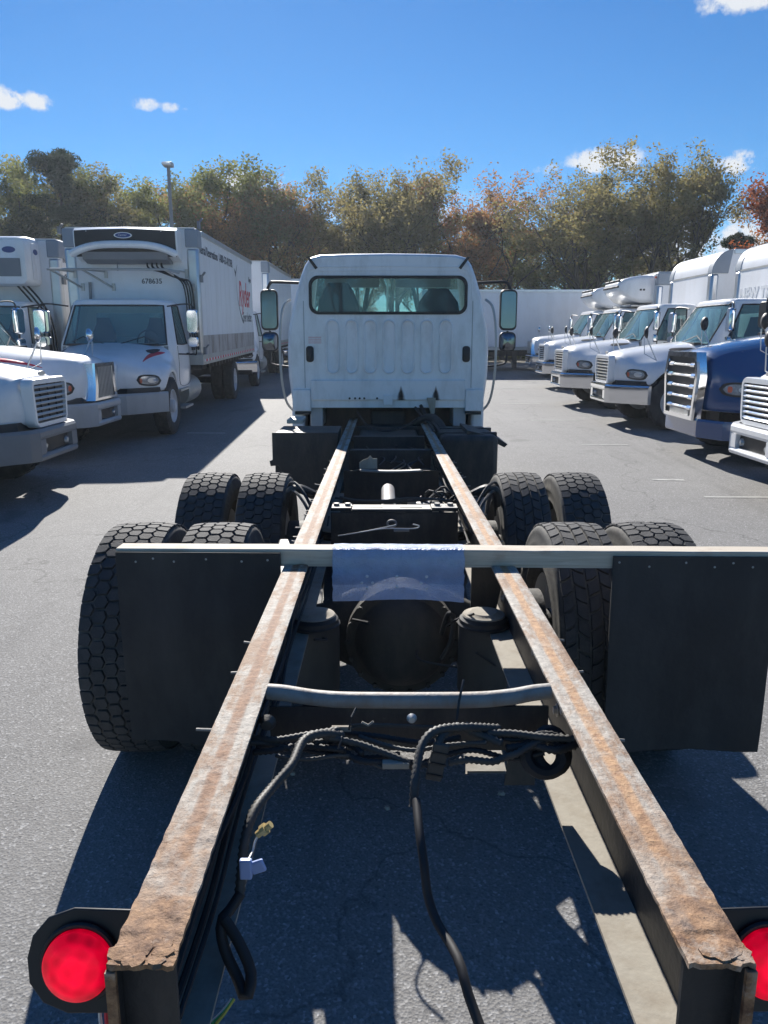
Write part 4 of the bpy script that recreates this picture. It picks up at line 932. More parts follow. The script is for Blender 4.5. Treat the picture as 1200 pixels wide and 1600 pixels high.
# frame rails
Y0, Y1 = .873, 8.75
for s_ in (-1, 1):
    b = MB(); a, c = sorted((s_*.424, s_*.432)); b.box(a, c, Y0, Y1, ZR-.27, ZR-.0085); rail = part('frame_rail', b, blackp)
    rail['label'] = 'left frame rail' if s_ < 0 else 'right frame rail'
    # top flange with scaled rust: displaced grid
    ny, nx = 520, 12; g = []
    for j in range(ny+1):
        q = j/ny; y = Y0+(Y1-Y0)*q**1.6; row = []
        for i in range(nx+1):
            x = .343+.089*i/nx; e = 0
            n1 = noise.fractal(Vector((x*60, y*22, s_*3)), 1, 2, 4)*.0005
            sc = max(0, 1-(y-Y0)/.9); pl = noise.cell(Vector((x*34+noise.noise(Vector((x*20, y*9, 1)))*2, y*14+s_*5, 7.0)))
            z = n1+sc*.0022*(pl > .45)*min(1, sc*2)
            xx = x
            if i in (0, nx): xx += noise.noise(Vector((y*40, s_*9+i, 0)))*(.0006+.0022*sc**3); z -= .002
            yy = y + (noise.noise(Vector((x*70, s_*4.0, 2)))*.010 if j == 0 else 0)
            row.append((s_*xx, yy, ZR+z))
        g.append(row)
    b = MB(); b.loft(g, cap=False, ring=False)
    lo = [[(p[0], p[1], ZR-.008) for p in r_] for r_ in (g[0],)]
    peri = g[0]+[r_[-1] for r_ in g[1:]]+g[-1][-2::-1]+[r_[0] for r_ in g[-2:0:-1]]
    b.loft([peri, [(p[0], p[1], ZR-.0085) for p in peri]], cap=False)
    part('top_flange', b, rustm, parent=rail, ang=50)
    a, c = sorted((s_*.343, s_*.4235)); part('bottom_flange', MB().box(a, c, Y0+.02, Y1, ZR-.27, ZR-.262), dusty, parent=rail)
    # rusty scab at the flange end
    b = MB(); rn = random.Random(int(5+s_))
    for k in range(9):
        x = rn.uniform(.35, .42)*s_; y = Y0+rn.uniform(.004, .04); w_ = rn.uniform(.008, .018); h = rn.uniform(.002, .004)
        b.loft([[(x+w_*k2*math.cos(a_)*rn.uniform(.7, 1.2), y+w_*k2*math.sin(a_)*rn.uniform(.7, 1.2), ZR+zz) for a_ in np.linspace(0, 6.28, 7, endpoint=False)] for zz, k2 in ((-.002, 1.1), (h*.6, 1), (h*.8, .6))])
    part('rust_scale', b, rustm, parent=rail, ang=20)
    # cut rusty end edge of the web
    a, c = sorted((s_*.420, s_*.434)); part('rail_end_face', MB().box(a, c, Y0-.004, Y0+.003, ZR-.268, ZR-.01), rustm, parent=rail)
    # closing plate a little inside the rail end
    a, c = sorted((s_*.350, s_*.4235)); part('end_gusset', MB().box(a, c, Y0+.03, Y0+.038, ZR-.261, ZR-.009), blackp, parent=rail)
# bolts through the rails
bolt = MB().cyl((0, 0, 0), (.075, 0, 0), .0045, 6).cyl((0, 0, 0), (.014, 0, 0), .011, 6).mesh('frame_bolt', metal_lit, ang=40)
rn = random.Random(11)
for s_ in (-1, 1):
    for y in [1.95, 2.15, 1.52, 1.58, 3.05, 3.12, 3.22, 3.35, 3.5, 3.9, 4.05, 4.22, 4.3, 4.45, 4.62, 4.9, 4.98, 5.1, 5.25, 5.4, 5.55, 5.7]:
        o = link('frame_bolt', bolt, root, loc=(s_*.432, y-PY+rn.uniform(-.03, .03), ZR-rn.choice((.03, .04, .06)))); o.rotation_euler = (0, rn.uniform(-.2, .1), 0 if s_ > 0 else math.pi); o.scale = (rn.uniform(.3, .65), .8, .8)
hbolt = MB().cyl((0, 0, 0), (0, 0, .014), .017, 6).cyl((0, 0, -.004), (0, 0, .002), .026, 14).mesh('bolt_head', metal_lit, ang=40)

# crossmembers
b = MB(); xs = [-.338+.676*i/24 for i in range(25)]
def cz_(x): return ZR-.004-.016*(1-(abs(x)/.338)**2.2)
pth = smooth_path([(-.342, 1.732, ZR-.016), (-.30, 1.728, ZR-.018), (-.22, 1.720, ZR-.027), (-.12, 1.715, ZR-.030), (.14, 1.715, ZR-.030), (.24, 1.720, ZR-.025), (.30, 1.728, ZR-.018), (.342, 1.733, ZR-.016)], 8)
b.tube(pth, .0195, 14)
part('rear_crossmember', b, metal_lit, ang=60)
part('crossmember_skirt', MB().box(-.336, .336, 1.71, 1.717, ZR-.16, ZR-.045), blackp)
b = MB(); b.box(-.338, .338, 3.98, 3.99, ZR-.48, ZR-.06).box(-.23, .2, 3.975, 4.10, ZR-.058, ZR-.045).box(-.338, -.23, 3.985, 4.10, ZR-.053, ZR-.04).box(.2, .338, 3.985, 4.10, ZR-.053, ZR-.04)
sc_ = part('suspension_crossmember', b, blackp, .002)
part('crossmember_top', MB().box(-.225, .195, 3.978, 4.095, ZR-.0445, ZR-.040).box(-.337, -.228, 3.988, 4.095, ZR-.0395, ZR-.035).box(.198, .337, 3.988, 4.095, ZR-.0395, ZR-.035), metal_lit, .002, sc_)
for x0 in (-.18, .03): part('slot', MB().loft([[(x, y, z) for x, y in rrect(.12, .028, .012, 4, x0+.06, 4.02)] for z in (ZR-.0399, ZR-.0385)]), black, parent=sc_)
for x in (-.31, -.25, .23, .30): link('bolt_head', hbolt, sc_, loc=(x, 4.045-PY, ZR-.035))
for (y, m_) in ((5.30, metal_lit),):
    part('thin_crossmember', MB().loft([[(x, yy, ZR-.03-.02*(1-(abs(x)/.338)**2)+zz) for yy, zz in ((y, -.012), (y, 0), (y+.05, 0), (y+.05, -.012))] for x in np.linspace(-.22, .22, 12)]), m_)
    part('crossmember_web', MB().box(-.335, .335, y+.052, y+.06, ZR-.3, ZR-.055), blackp)
part('bracket_plate', MB().prism([(-.225, ZR-.045), (-.10, ZR-.045), (-.10, ZR+.03), (-.13, ZR+.028), (-.15, ZR+.05), (-.165, ZR+.03), (-.2, ZR+.018), (-.225, ZR+.0)], 'y', 5.37, 5.376), dusty)
part('air_line', MB().tube(smooth_path([(-.34, 5.3, ZR-.035), (-.28, 5.29, ZR-.05), (-.22, 5.3, ZR-.04)], 5), .006, 6).tube(smooth_path([(.34, 5.3, ZR-.05), (.28, 5.29, ZR-.04), (.2, 5.3, ZR-.035)], 5), .006, 6), hose_g)
for y in (6.25, 7.2, 8.1): part('crossmember', MB().box(-.335, .335, y, y+.09, ZR-.2, ZR-.03), blackp, .004)
part('transmission_cover', MB().box(-.30, .30, 7.35, 8.7, ZR-.22, ZR-.06), blackp, .03)
part('deck_plate', MB().box(-.335, .335, 6.3, 7.15, ZR-.16, ZR-.15), blackp)
# drive line
part('drive_shaft', MB().cyl((.02, 4.35, ZR-.27), (.02, 4.62, ZR-.24), .055, 20).cyl((.02, 3.5, ZR-.42), (.02, 4.2, ZR-.33), .045, 16).cyl((.02, 4.7, ZR-.3), (.02, 7.6, ZR-.25), .05, 16), cast_m)
part('shaft_guard', MB().loft([[(-.028+.042*math.cos(a), y, ZR-.088+.042*math.sin(a)) for a in np.linspace(0, 2*math.pi, 24, endpoint=False)] for y in (4.2, 4.78)]), metal_lit)
def axle(y):
    a = empty('drive_axle', (0, y-PY, 0), 0, root)
    pr = [(0, -.30), (.06, -.298), (.13, -.285), (.18, -.25), (.205, -.20), (.225, -.19), (.245, -.185), (.245, -.13), (.235, -.11), (.235, 0), (.20, .12), (.12, .26), (0, .3)]
    MB().lathe(pr, (.02, 0, .56), 'y', 48).obj('differential', cast_m, a)
    b = MB()
    for k in range(18):
        an = 2*math.pi*k/18; b.cyl((.02+.235*math.cos(an), -.205, .56+.235*math.sin(an)), (.02+.235*math.cos(an), -.18, .56+.235*math.sin(an)), .011, 6)
    b.obj('cover_bolts', cast_m, a)
    xs = [-.95, -.62, -.5, -.34, -.2, 0, .22, .36, .52, .64, .95]; hh = [.07, .075, .085, .12, .19, .22, .19, .12, .085, .075, .07]
    MB().loft([[(x, .09*math.cos(t), .55+h*math.sin(t)) for t in np.linspace(0, 2*math.pi, 16, endpoint=False)] for x, h in zip(xs, hh)]).obj('axle_housing', cast_m, a)
    for s_ in (-1, 1):
        x = s_*.33
        MB().lathe([(0, .0), (.078, .0), (.094, -.012), (.098, -.04), (.098, -.30), (.085, -.34), (0, -.36)], (x, -.52, .80), 'z', 28).lathe([(.096, -.025), (.102, -.031), (.096, -.037)], (x, -.52, .80), 'z', 28).obj('air_spring', bag_m, a)
        MB().lathe([(0, .012), (.05, .012), (.06, .005), (.08, .003), (.084, -.002)], (x, -.52, .803), 'z', 28).obj('air_spring_cap', dusty, a)
        MB().prism([(-.70, .40), (-.1, .36), (.3, .42), (.9, .62), (.9, .68), (.3, .5), (-.1, .45), (-.70, .44)], 'x', x-.05, x+.05).obj('trailing_arm', blackp, a, .008)
        MB().cyl((s_*.52, -.2, .62), (s_*.52, .1, .62), .085, 20).obj('brake_chamber', cast_m, a)
    return a
axle(3.36); axle(4.78)
part('diff_vent_hose', MB().tube(smooth_path([aty(690, 990, 3.0), aty(700, 960, 2.95), aty(708, 965, 2.95), aty(705, 1000, 2.92), aty(690, 1030, 2.92)], 6), .011, 7), black)
part('hanger_plate', MB().prism([(.30, .50), (.36, .50), (.44, .95), (.30, .98)], 'y', 3.02, 3.03), blackp)
part('hanger_plate', MB().prism([(.34, .40), (.44, .40), (.44, .60), (.35, .52)], 'y', 2.3, 2.31), blackp)
part('lit_bracket', MB().add([(.20, 2.22, .50), (.33, 2.22, .50), (.33, 2.40, .52), (.22, 2.40, .52)], [(0, 1, 2, 3)]).add([(.20, 2.22, .49), (.33, 2.22, .49), (.33, 2.40, .51), (.22, 2.40, .51)], [(0, 3, 2, 1)]), dusty, fix=False)
# clutter by the front axle: chambers, valves, coiled lines, zip ties
part('brake_chamber', MB().lathe([(0, -.06), (.07, -.055), (.085, -.02), (.085, .03), (.06, .06), (0, .065)], (.17, 4.42, ZR-.15), 'z', 24), metal_lit)
b = MB()
for k in range(7):
    cx, cy = .27+rn.uniform(-.05, .05), 4.4+rn.uniform(-.12, .12); r_ = rn.uniform(.04, .08)
    b.tube([(cx+r_*math.cos(a), cy+r_*math.sin(a), ZR-.12+.04*math.sin(2*a+k)+.01*k) for a in np.linspace(0, 6.28, 16, endpoint=False)], .006, 6, closed=True)
part('coiled_air_line', b, hose_m)
for bb in ((.22, .26, 4.28, 4.33, ZR-.14, ZR-.06), (.05, .1, 4.22, 4.27, ZR-.12, ZR-.09), (.08, .13, 4.3, 4.33, ZR-.13, ZR-.05)): part('valve_block', MB().box(*bb), dusty, .004)
part('air_line', MB().tube(smooth_path([(-.3, 4.2, ZR-.02), (-.2, 4.16, ZR-.03), (-.05, 4.15, ZR-.03), (.1, 4.17, ZR-.02), (.32, 4.2, ZR-.04)], 6), .008, 6).tube(smooth_path([(-.33, 4.28, ZR-.04), (-.1, 4.2, ZR-.05), (.2, 4.23, ZR-.04)], 6), .007, 6), hose_g)
part('loose_wire', MB().tube(smooth_path([aty(528, 837, 3.72), aty(560, 832, 3.72), aty(610, 822, 3.76), aty(618, 820, 3.78)], 6), .003, 5).tube(smooth_path([aty(560, 832, 3.71), aty(600, 826, 3.71), aty(645, 826, 3.72), aty(655, 822, 3.73), aty(645, 819, 3.73)], 6), .003, 5), wire_w)
part('hitch_eye', MB().tube([aty(612+7*math.cos(a), 818+5*math.sin(a), 3.9) for a in np.linspace(0, 6.28, 14, endpoint=False)], .006, 6, closed=True).box(-.005, .075, 3.86, 3.9, ZR-.135, ZR-.125), metal_lit)
for s_ in (-1, 1):
    part('air_tank', MB().cyl((s_*.30, 5.6, ZR-.35), (s_*.30, 6.3, ZR-.35), .12, 20), blackp)
    part('spring_hanger', MB().tube(smooth_path([(s_*.46, 4.45, ZR-.06), (s_*.54, 4.40, ZR-.01), (s_*.60, 4.42, ZR-.03), (s_*.62, 4.5, ZR-.12)], 5), .028, 8), blackp)
    part('brake_hose', MB().tube(smooth_path([(s_*.44, 4.2, ZR-.12), (s_*.52, 4.3, ZR+.0), (s_*.60, 4.42, ZR+.02), (s_*.66, 4.5, ZR-.15)], 6), .009, 6).tube(smooth_path([(s_*.44, 4.1, ZR-.15), (s_*.5, 4.2, ZR-.05), (s_*.58, 4.36, ZR-.02), (s_*.62, 4.55, ZR-.2)], 6), .009, 6), hose_m)

# drive tyres
RT, WT = .52, .285
def tyre_mesh():
    h = WT/2; b = MB()
    pr = [(.285, -h*.72), (.30, -h*.86), (.335, -h*.92), (.345, -h*.985), (.36, -h*.96), (.40, -h*1.02), (.415, -h*1.05), (.43, -h*1.02), (.465, -h*.99), (.475, -h*1.0), (.49, -h*.97), (RT-.020, -h*.90), (RT-.014, -h*.6)]
    b.lathe(pr+[(r_, -x) for r_, x in reversed(pr)], (0, 0, 0), 'x', 72); return b.mesh('tyre', side_m, ang=50)
def tread_mesh(style):
    b = MB(); h = WT/2*.93; cols = 5; cw = 2*h/cols; nr = 54 if style == 'hex' else 48; step = 2*math.pi/nr; rn_ = random.Random(2)
    def P(x, a, r_): return (x, r_*math.cos(a), r_*math.sin(a))
    for c in range(cols):
        xc = -h+cw*(c+.5); gap = .0048
        for k in range(nr):
            a0 = step*(k+(.5 if c % 2 else 0)); ga = gap/RT; R1 = RT-.003*rn_.random()
            if style == 'hex':
                if c in (0, 4):
                    s_ = -1 if c == 0 else 1; o = xc+s_*cw*.5; i_ = xc-s_*(cw*.62-gap)
                    pl = [(o, -.5), (o, .5), (xc-s_*cw*.32, .5), (i_, 0), (xc-s_*cw*.32, -.5)]
                else: pl = [(xc-cw*.34, -.5), (xc+cw*.34, -.5), (xc+cw*.64-gap, 0), (xc+cw*.34, .5), (xc-cw*.34, .5), (xc-cw*.64+gap, 0)]
            else:
                z_ = .22*(1 if c % 2 else -1); pl = [(xc-cw*.5+gap, -.5-z_), (xc, -.5+.06), (xc+cw*.5-gap, -.5+z_), (xc+cw*.5-gap, .5+z_), (xc, .5+.06), (xc-cw*.5+gap, .5-z_)]
            def A(q): return a0+q*(step-2.2*ga)
            pl = [(x+rn_.uniform(-.0012, .0012), q+rn_.uniform(-.05, .05)) for x, q in pl]
            drop = [.008*(abs(x)/h)**3 for x, q in pl]; n = len(pl); cx = sum(x for x, q in pl)/n
            top = [P(cx+(x-cx)*.94, A(q*.94), R1-d) for (x, q), d in zip(pl, drop)]; mid = [P(x, A(q), R1-.0022-d) for (x, q), d in zip(pl, drop)]; low = [P(x, A(q), RT-.017) for x, q in pl]
            b.loft([low, mid, top], cap=False); o = len(b.v)-n; b.f.append(tuple(o+j for j in range(n)))
    return b.mesh('tread', tread_m, ang=40, fix=True)
tyre_me = tyre_mesh(); tread_hex = tread_mesh('hex'); tread_zig = tread_mesh('zig')
rim_me = MB().lathe([(.29, WT*.36), (.283, WT*.38), (.27, WT*.2), (.262, -WT*.1), (.18, -WT*.16), (.12, -WT*.18), (.12, -WT*.3), (0, -WT*.3)], (0, 0, 0), 'x', 40).lathe([(.29, -WT*.36), (.283, -WT*.38), (.27, -WT*.2), (.2, -WT*.14)], (0, 0, 0), 'x', 40).mesh('rim', steelw)
bead = MB().lathe([(.318, -.005), (.325, .004), (.318, .008)], (0, 0, 0), 'x', 48).mesh('bead_ring', mat('rust_ring', (.45, .28, .12), .8, vary=.3))
wi = 0
for s_ in (-1, 1):
    for y in (3.36, 4.78):
        for xc in (.79, 1.14):
            w = empty('wheel', (s_*xc, y-PY, RT), 0, root); w.rotation_euler = (wi*.37, 0, 0); wi += 1
            link('tyre', tyre_me, w); tr = link('tread', tread_hex if not (s_ > 0 and xc < 1) else tread_zig, w)
            r_ = link('rim', rim_me, w); r_.scale = (s_, 1, 1)
# hubs
for s_ in (-1, 1):
    for y in (3.36, 4.78): part('hub', MB().cyl((s_*.6, y, RT), (s_*1.2, y, RT), .12, 20).cyl((s_*.55, y, RT), (s_*.66, y, RT), .21, 24), cast_m)

part('mid_sun_block', MB().prism([(3.82, .50), (4.45, .46), (4.45, .66), (4.2, .76), (3.82, .70)], 'x', -.645, -.445), blackp, .01)  # added block, left side only, keeps sun patches off the ground
part('rear_sun_block', MB().prism([(3.0, .55), (3.7, .55), (3.62, .80), (3.1, .80)], 'x', -.635, -.45), blackp, .01)  # second added block, closes the sun gap between rail and inner tyre
# boxes behind the cab: battery and tank remains, in shade
part('battery_box', MB().prism([(-1.07, 1.05), (-1.07, .80), (-1.10, .79), (-1.09, .74), (-1.02, .75), (-.99, .70), (-.98, .64), (-.93, .58), (-.86, .55), (-.80, .50), (-.47, .46), (-.47, 1.05)], 'y', 7.0, 7.02).box(-1.05, -.47, 7.021, 7.7, .55, 1.04), blackp, .006)
part('fuel_tank', MB().box(.47, 1.0, 7.0, 7.9, .44, 1.02), blackp, .05)
for y in (7.2, 7.6): part('tank_strap', MB().box(.46, 1.012, y, y+.06, .43, 1.03), blackp, .004)
part('step_plate', MB().box(-1.02, -.86, 7.72, 8.1, 1.06, 1.10), alud, .005, None)
part('fender_flap', MB().prism([(.72, 1.06), (.98, 1.0), (1.10, .93), (1.07, .90), (.97, .95), (.72, 1.02)], 'y', 7.1, 7.8), blackp, .004)
part('exhaust_stub', MB().tube(smooth_path([(.30, 8.3, ZR-.02), (.42, 8.1, ZR+.06), (.5, 7.9, ZR+.04), (.55, 7.6, ZR-.05)], 6), .05, 12), cast_m)
part('cable_bundle', MB().tube(smooth_path([(.36, 8.5, ZR+.16), (.42, 8.3, ZR+.05), (.46, 7.9, ZR+.03), (.5, 7.3, ZR-.02)], 6), .02, 8).tube(smooth_path([(.30, 8.5, ZR+.14), (.38, 8.2, ZR+.04), (.42, 7.8, ZR+.03), (.43, 7.3, ZR+.0)], 6), .014, 8).tube(smooth_path([(-.34, 8.5, ZR+.1), (-.2, 8.0, ZR-.02), (.0, 7.6, ZR-.02), (.2, 7.9, ZR+.01), (.33, 8.3, ZR+.05)], 8), .010, 6), hose_m)

part('engine_block', MB().box(-.37, .37, 9.02, 10.4, .4, 1.3).box(-.2, .2, 8.7, 9.0, .5, 1.12), blackp, .04)
part('splash_panel', MB().box(-.95, -.36, 8.98, 9.0, .42, 1.22), blackp); part('splash_panel', MB().box(.36, .95, 8.98, 9.0, .42, 1.22), blackp)
part('front_axle', MB().box(-1.0, 1.0, 10.1, 10.25, .42, .56), blackp, .02)
# ---------------- the cab seen from behind
YB = 8.5
OUT = [(1.02, 1.13), (1.055, 1.25), (1.085, 1.5), (1.09, 1.75), (1.075, 2.0), (1.03, 2.2), (.985, 2.38), (.93, 2.55), (.885, 2.66), (.83, 2.735), (.72, 2.765), (.4, 2.775), (0, 2.78)]
def outline(k=1, dz=0): 
    h = [(x*k, 1.95+(z-1.95)*k+dz) for x, z in OUT]; return h+[(-x, z) for x, z in reversed(h[:-1])]
b = MB(); rings = []
for y, k in ((YB, .965), (YB+.015, .985), (YB+.05, 1.0), (YB+.6, 1.005), (YB+1.15, 1.0)): rings.append([(x, y, z) for x, z in outline(k)])
for y, zt in ((YB+1.35, .93), (YB+1.42, .82)): rings.append([(x*(1 if z < 1.95 else .99), y, z) for x, z in outline(.985)])
rings = rings[:6]
b.loft(rings, cap=False, ring=False); part('cab', b, white2, ang=30)
# back wall: ring between outline and the window opening
WZ, WH, WW = 2.35, .40, 1.69
nseg = 60
def cast_to(poly, c, a):
    d = (math.cos(a), math.sin(a)); best = None
    for i in range(len(poly)):
        (x1, z1), (x2, z2) = poly[i], poly[(i+1) % len(poly)]; ex, ez = x2-x1, z2-z1; den = d[0]*ez-d[1]*ex
        if abs(den) < 1e-9: continue
        t_ = ((x1-c[0])*ez-(z1-c[1])*ex)/den; u_ = ((x1-c[0])*d[1]-(z1-c[1])*d[0])/den
        if t_ > 0 and -1e-6 <= u_ <= 1+1e-6: best = t_ if best is None else max(best, t_)
    return (c[0]+d[0]*best, c[1]+d[1]*best)
oul = [(x, z) for x, z in outline(.965)]; win = rrect(WW, WH, .10, 8, 0, WZ)
angs = sorted(set([math.atan2(z-WZ, x) for x, z in win]+[math.atan2(z-WZ, x) for x, z in oul]+list(np.linspace(-math.pi, math.pi, 40, endpoint=False))))
o1 = [cast_to(oul, (0, WZ), a) for a in angs]; i1 = [cast_to(win, (0, WZ), a) for a in angs]
b = MB(); b.loft([[(x, YB, z) for x, z in o1], [(x, YB, z) for x, z in i1], [(x, YB+.04, z) for x, z in i1]], cap=False); back = part('back_wall', b, white2, ang=30)
wr = [(x, z) for x, z in rrect(WW, WH, .10, 8, 0, WZ)]; wi_ = [(x, z) for x, z in rrect(WW-.06, WH-.06, .085, 8, 0, WZ)]
part('window_gasket', MB().loft([[(x, YB-.001, z) for x, z in wr], [(x, YB-.012, z) for x, z in wr], [(x, YB-.012, z) for x, z in wi_], [(x, YB+.02, z) for x, z in wi_]], cap=False), black)
part('rear_window', MB().add([(x, YB+.01, z) for x, z in wi_], [tuple(range(len(wi_)))]), MATS['rear_glass'], fix=False)
# raised frame step over the window
part('roof_groove', MB().tube([(x, YB-.001, z) for x, z in [(-.90, 2.30), (-.885, 2.52), (-.84, 2.60), (-.75, 2.635), (0, 2.645), (.75, 2.635), (.84, 2.60), (.885, 2.52), (.90, 2.30)]], .007, 6).tube([(x, YB-.001, z) for x, z in [(-.84, 2.55), (-.78, 2.595), (0, 2.60), (.78, 2.595), (.84, 2.55)]], .005, 6), white2)
for s_ in (-1, 1):
    part('corner_strip', MB().prism([(s_*.862, 2.735), (s_*.835, 2.745), (s_*.745, 2.63), (s_*.77, 2.612)], 'y', YB-.012, YB-.002), black)
    part('air_extractor', MB().loft([[(x, y, z) for x, z in rrect(.082-.01*k, .17-.01*k, .032, 5, s_*.845, 1.735)] for y, k in ((YB-.001, 0), (YB-.014, 0), (YB-.018, 1))]), black)
# pressed ribs
for k in range(7):
    xc = -.60+.2035*k; zt, zb = 2.10, 1.52
    def cap_(w_, i_): return rrect(w_-2*i_, zt-zb-2*i_, (w_-2*i_)/2*.98, 8, xc, (zt+zb)/2)
    b = MB(); b.loft([[(x, YB-.0005, z) for x, z in cap_(.150, 0)], [(x, YB-.017, z) for x, z in cap_(.150, .007)], [(x, YB-.018, z) for x, z in cap_(.150, .013)], [(x, YB-.003, z) for x, z in cap_(.150, .022)], [(x, YB-.0012, z) for x, z in cap_(.150, .03)]]); part('pressed_rib', b, white2, parent=back, ang=60)
for s_ in (-1, 1): part('panel_seam', MB().tube([(s_*.905, YB-.001, z) for z in (1.37, 1.8, 2.2, 2.29)], .0045, 6), greyb)
part('lower_band', MB().box(-.84, .84, YB-.03, YB-.001, 1.24, 1.46), white2, .01)
for s_ in (-1, 1):
    a, c = sorted((s_*.843, s_*1.045)); part('corner_panel', MB().box(a, c, YB-.028, YB+.3, 1.12, 1.36), white2, .012)
    part('corner_hinge', MB().box(min(s_*.85, s_*1.02), max(s_*.85, s_*1.02), YB-.03, YB+.1, 1.085, 1.118), black, .004)
    part('cab_side_skirt', MB().box(min(s_*.93, s_*1.07), max(s_*.93, s_*1.07), YB+.12, YB+1.2, .78, 1.14), white2, .03)
    part('inner_pillar', MB().box(min(s_*.72, s_*.86), max(s_*.72, s_*.86), YB+.05, YB+.5, .95, 1.24), greyb, .01)
    part('grab_tube', MB().tube(smooth_path([(s_*1.07, YB+.25, 2.32), (s_*1.15, YB+.2, 2.22), (s_*1.185, YB+.15, 1.9), (s_*1.18, YB+.15, 1.5), (s_*1.14, YB+.2, 1.22), (s_*1.06, YB+.25, 1.10)], 6), .014, 8), alud)
b = MB()
for x in (-.42, -.36, -.31, -.26, -.12): b.cyl((x, YB-.034, 1.262), (x, YB-.028, 1.262), .012, 10)
part('band_hole', b, black)
part('hanging_bracket', MB().prism([(-.05, 1.30), (.05, 1.30), (.05, 1.19), (-.05, 1.19)], 'y', YB-.06, YB-.035), white2, .004)
part('hanging_bracket', MB().prism([(.42, 1.27), (.52, 1.27), (.51, 1.10), (.47, 1.08)], 'y', YB-.06, YB-.035), dusty, .004)
soot = mat('soot', (.05, .05, .05), .9)
def sootm():
    m = soot; t = NT(m); t.N.clear(); o = t.n('OutputMaterial'); p = t.n('BsdfDiffuse'); p.inputs[0].default_value = (.03, .028, .026, 1); tr = t.n('BsdfTransparent'); mx = t.n('MixShader')
    co = t.coord(); sp = t.n('SeparateXYZ'); t.lk(co, sp.inputs[0]); a = t.math('ABSOLUTE', sp.outputs[0]); zz = sp.outputs[2]
    w_ = t.math('MULTIPLY', t.math('SUBTRACT', .17, zz), .34)
    f = t.math('SUBTRACT', 1.0, t.math('DIVIDE', a, w_)); f = t.math('ADD', f, t.math('MULTIPLY', t.math('SUBTRACT', t.noise(14, 6, .7, co), .5), 1.2)); f = t.math('MULTIPLY', f, 1.5, True); f = t.math('MULTIPLY', f, t.math('MULTIPLY', t.math('SUBTRACT', .17, zz), 14, True), True)
    f = t.math('MULTIPLY', f, .85); t.lk(f, mx.inputs[0]); t.lk(tr.outputs[0], mx.inputs[1]); t.lk(p.outputs[0], mx.inputs[2]); t.lk(mx.outputs[0], o.inputs[0])
sootm()
for x in (.14, .52):
    o = link('soot_stain', MB().add([(-.085, 0, 0), (.085, 0, 0), (.085, 0, .2), (-.085, 0, .2)], [(0, 1, 2, 3)]).mesh('soot_stain', soot, fix=False), root, loc=(x, YB-.034-PY, 1.242)); 
b = MB()
for k in range(4): b.box(-.86, -.72, YB-.002, YB-.0005, 1.915-.02*k-.004, 1.915-.02*k)
part('warning_label', b, red_vinyl, smooth=False)
# interior: headrests, dash, windshield, steering wheel
for x in (-.55, .56):
    s2 = MB(); s2.loft([[(xx, yy, z) for xx, yy in rrect(.50*k, .13, .05, 4, x, YB+.36)] for z, k in ((1.3, .9), (1.9, 1.0), (2.15, .98), (2.3, .86), (2.42, .66 if x < 0 else .5), (2.50 if x < 0 else 2.44, .45))]); part('seat', s2, seatm)
part('dashboard', MB().box(-.98, .98, YB+1.0, YB+1.30, 1.6, 2.02), dashm, .04)
part('steering_wheel', MB().tube([(-.52+.22*math.cos(a), YB+.95-.06*math.sin(a), 2.05+.2*math.sin(a)) for a in np.linspace(0, 6.28, 24, endpoint=False)], .014, 6, closed=True), black)
part('sun_visor', MB().box(-.75, -.1, YB+1.02, YB+1.05, 2.5, 2.6).box(.1, .75, YB+1.02, YB+1.05, 2.5, 2.6), greyb)
part('windshield', MB().add([(-1.0, YB+1.40, 1.98), (1.0, YB+1.40, 1.98), (.86, YB+1.15, 2.66), (-.86, YB+1.15, 2.66)], [(0, 1, 2, 3)]), glass, fix=False)
part('windshield_frame', MB().box(-1.03, 1.03, YB+1.3, YB+1.42, 1.3, 1.97).tube([(-1.0, YB+1.40, 1.95), (-.87, YB+1.14, 2.70)], .045, 8).tube([(1.0, YB+1.40, 1.95), (.87, YB+1.14, 2.70)], .045, 8).tube([(0, YB+1.42, 1.95), (0, YB+1.15, 2.7)], .012, 6), white2)
part('cab_floor', MB().box(-.98, .98, YB+.05, YB+1.35, 1.18, 1.22), black)
hm, _ = hood('m2')
o = link('hood', withmat(hm, white2, 'main'), root, loc=(0, YB+2.95-PY, .22)); o.rotation_euler = (0, 0, math.pi)
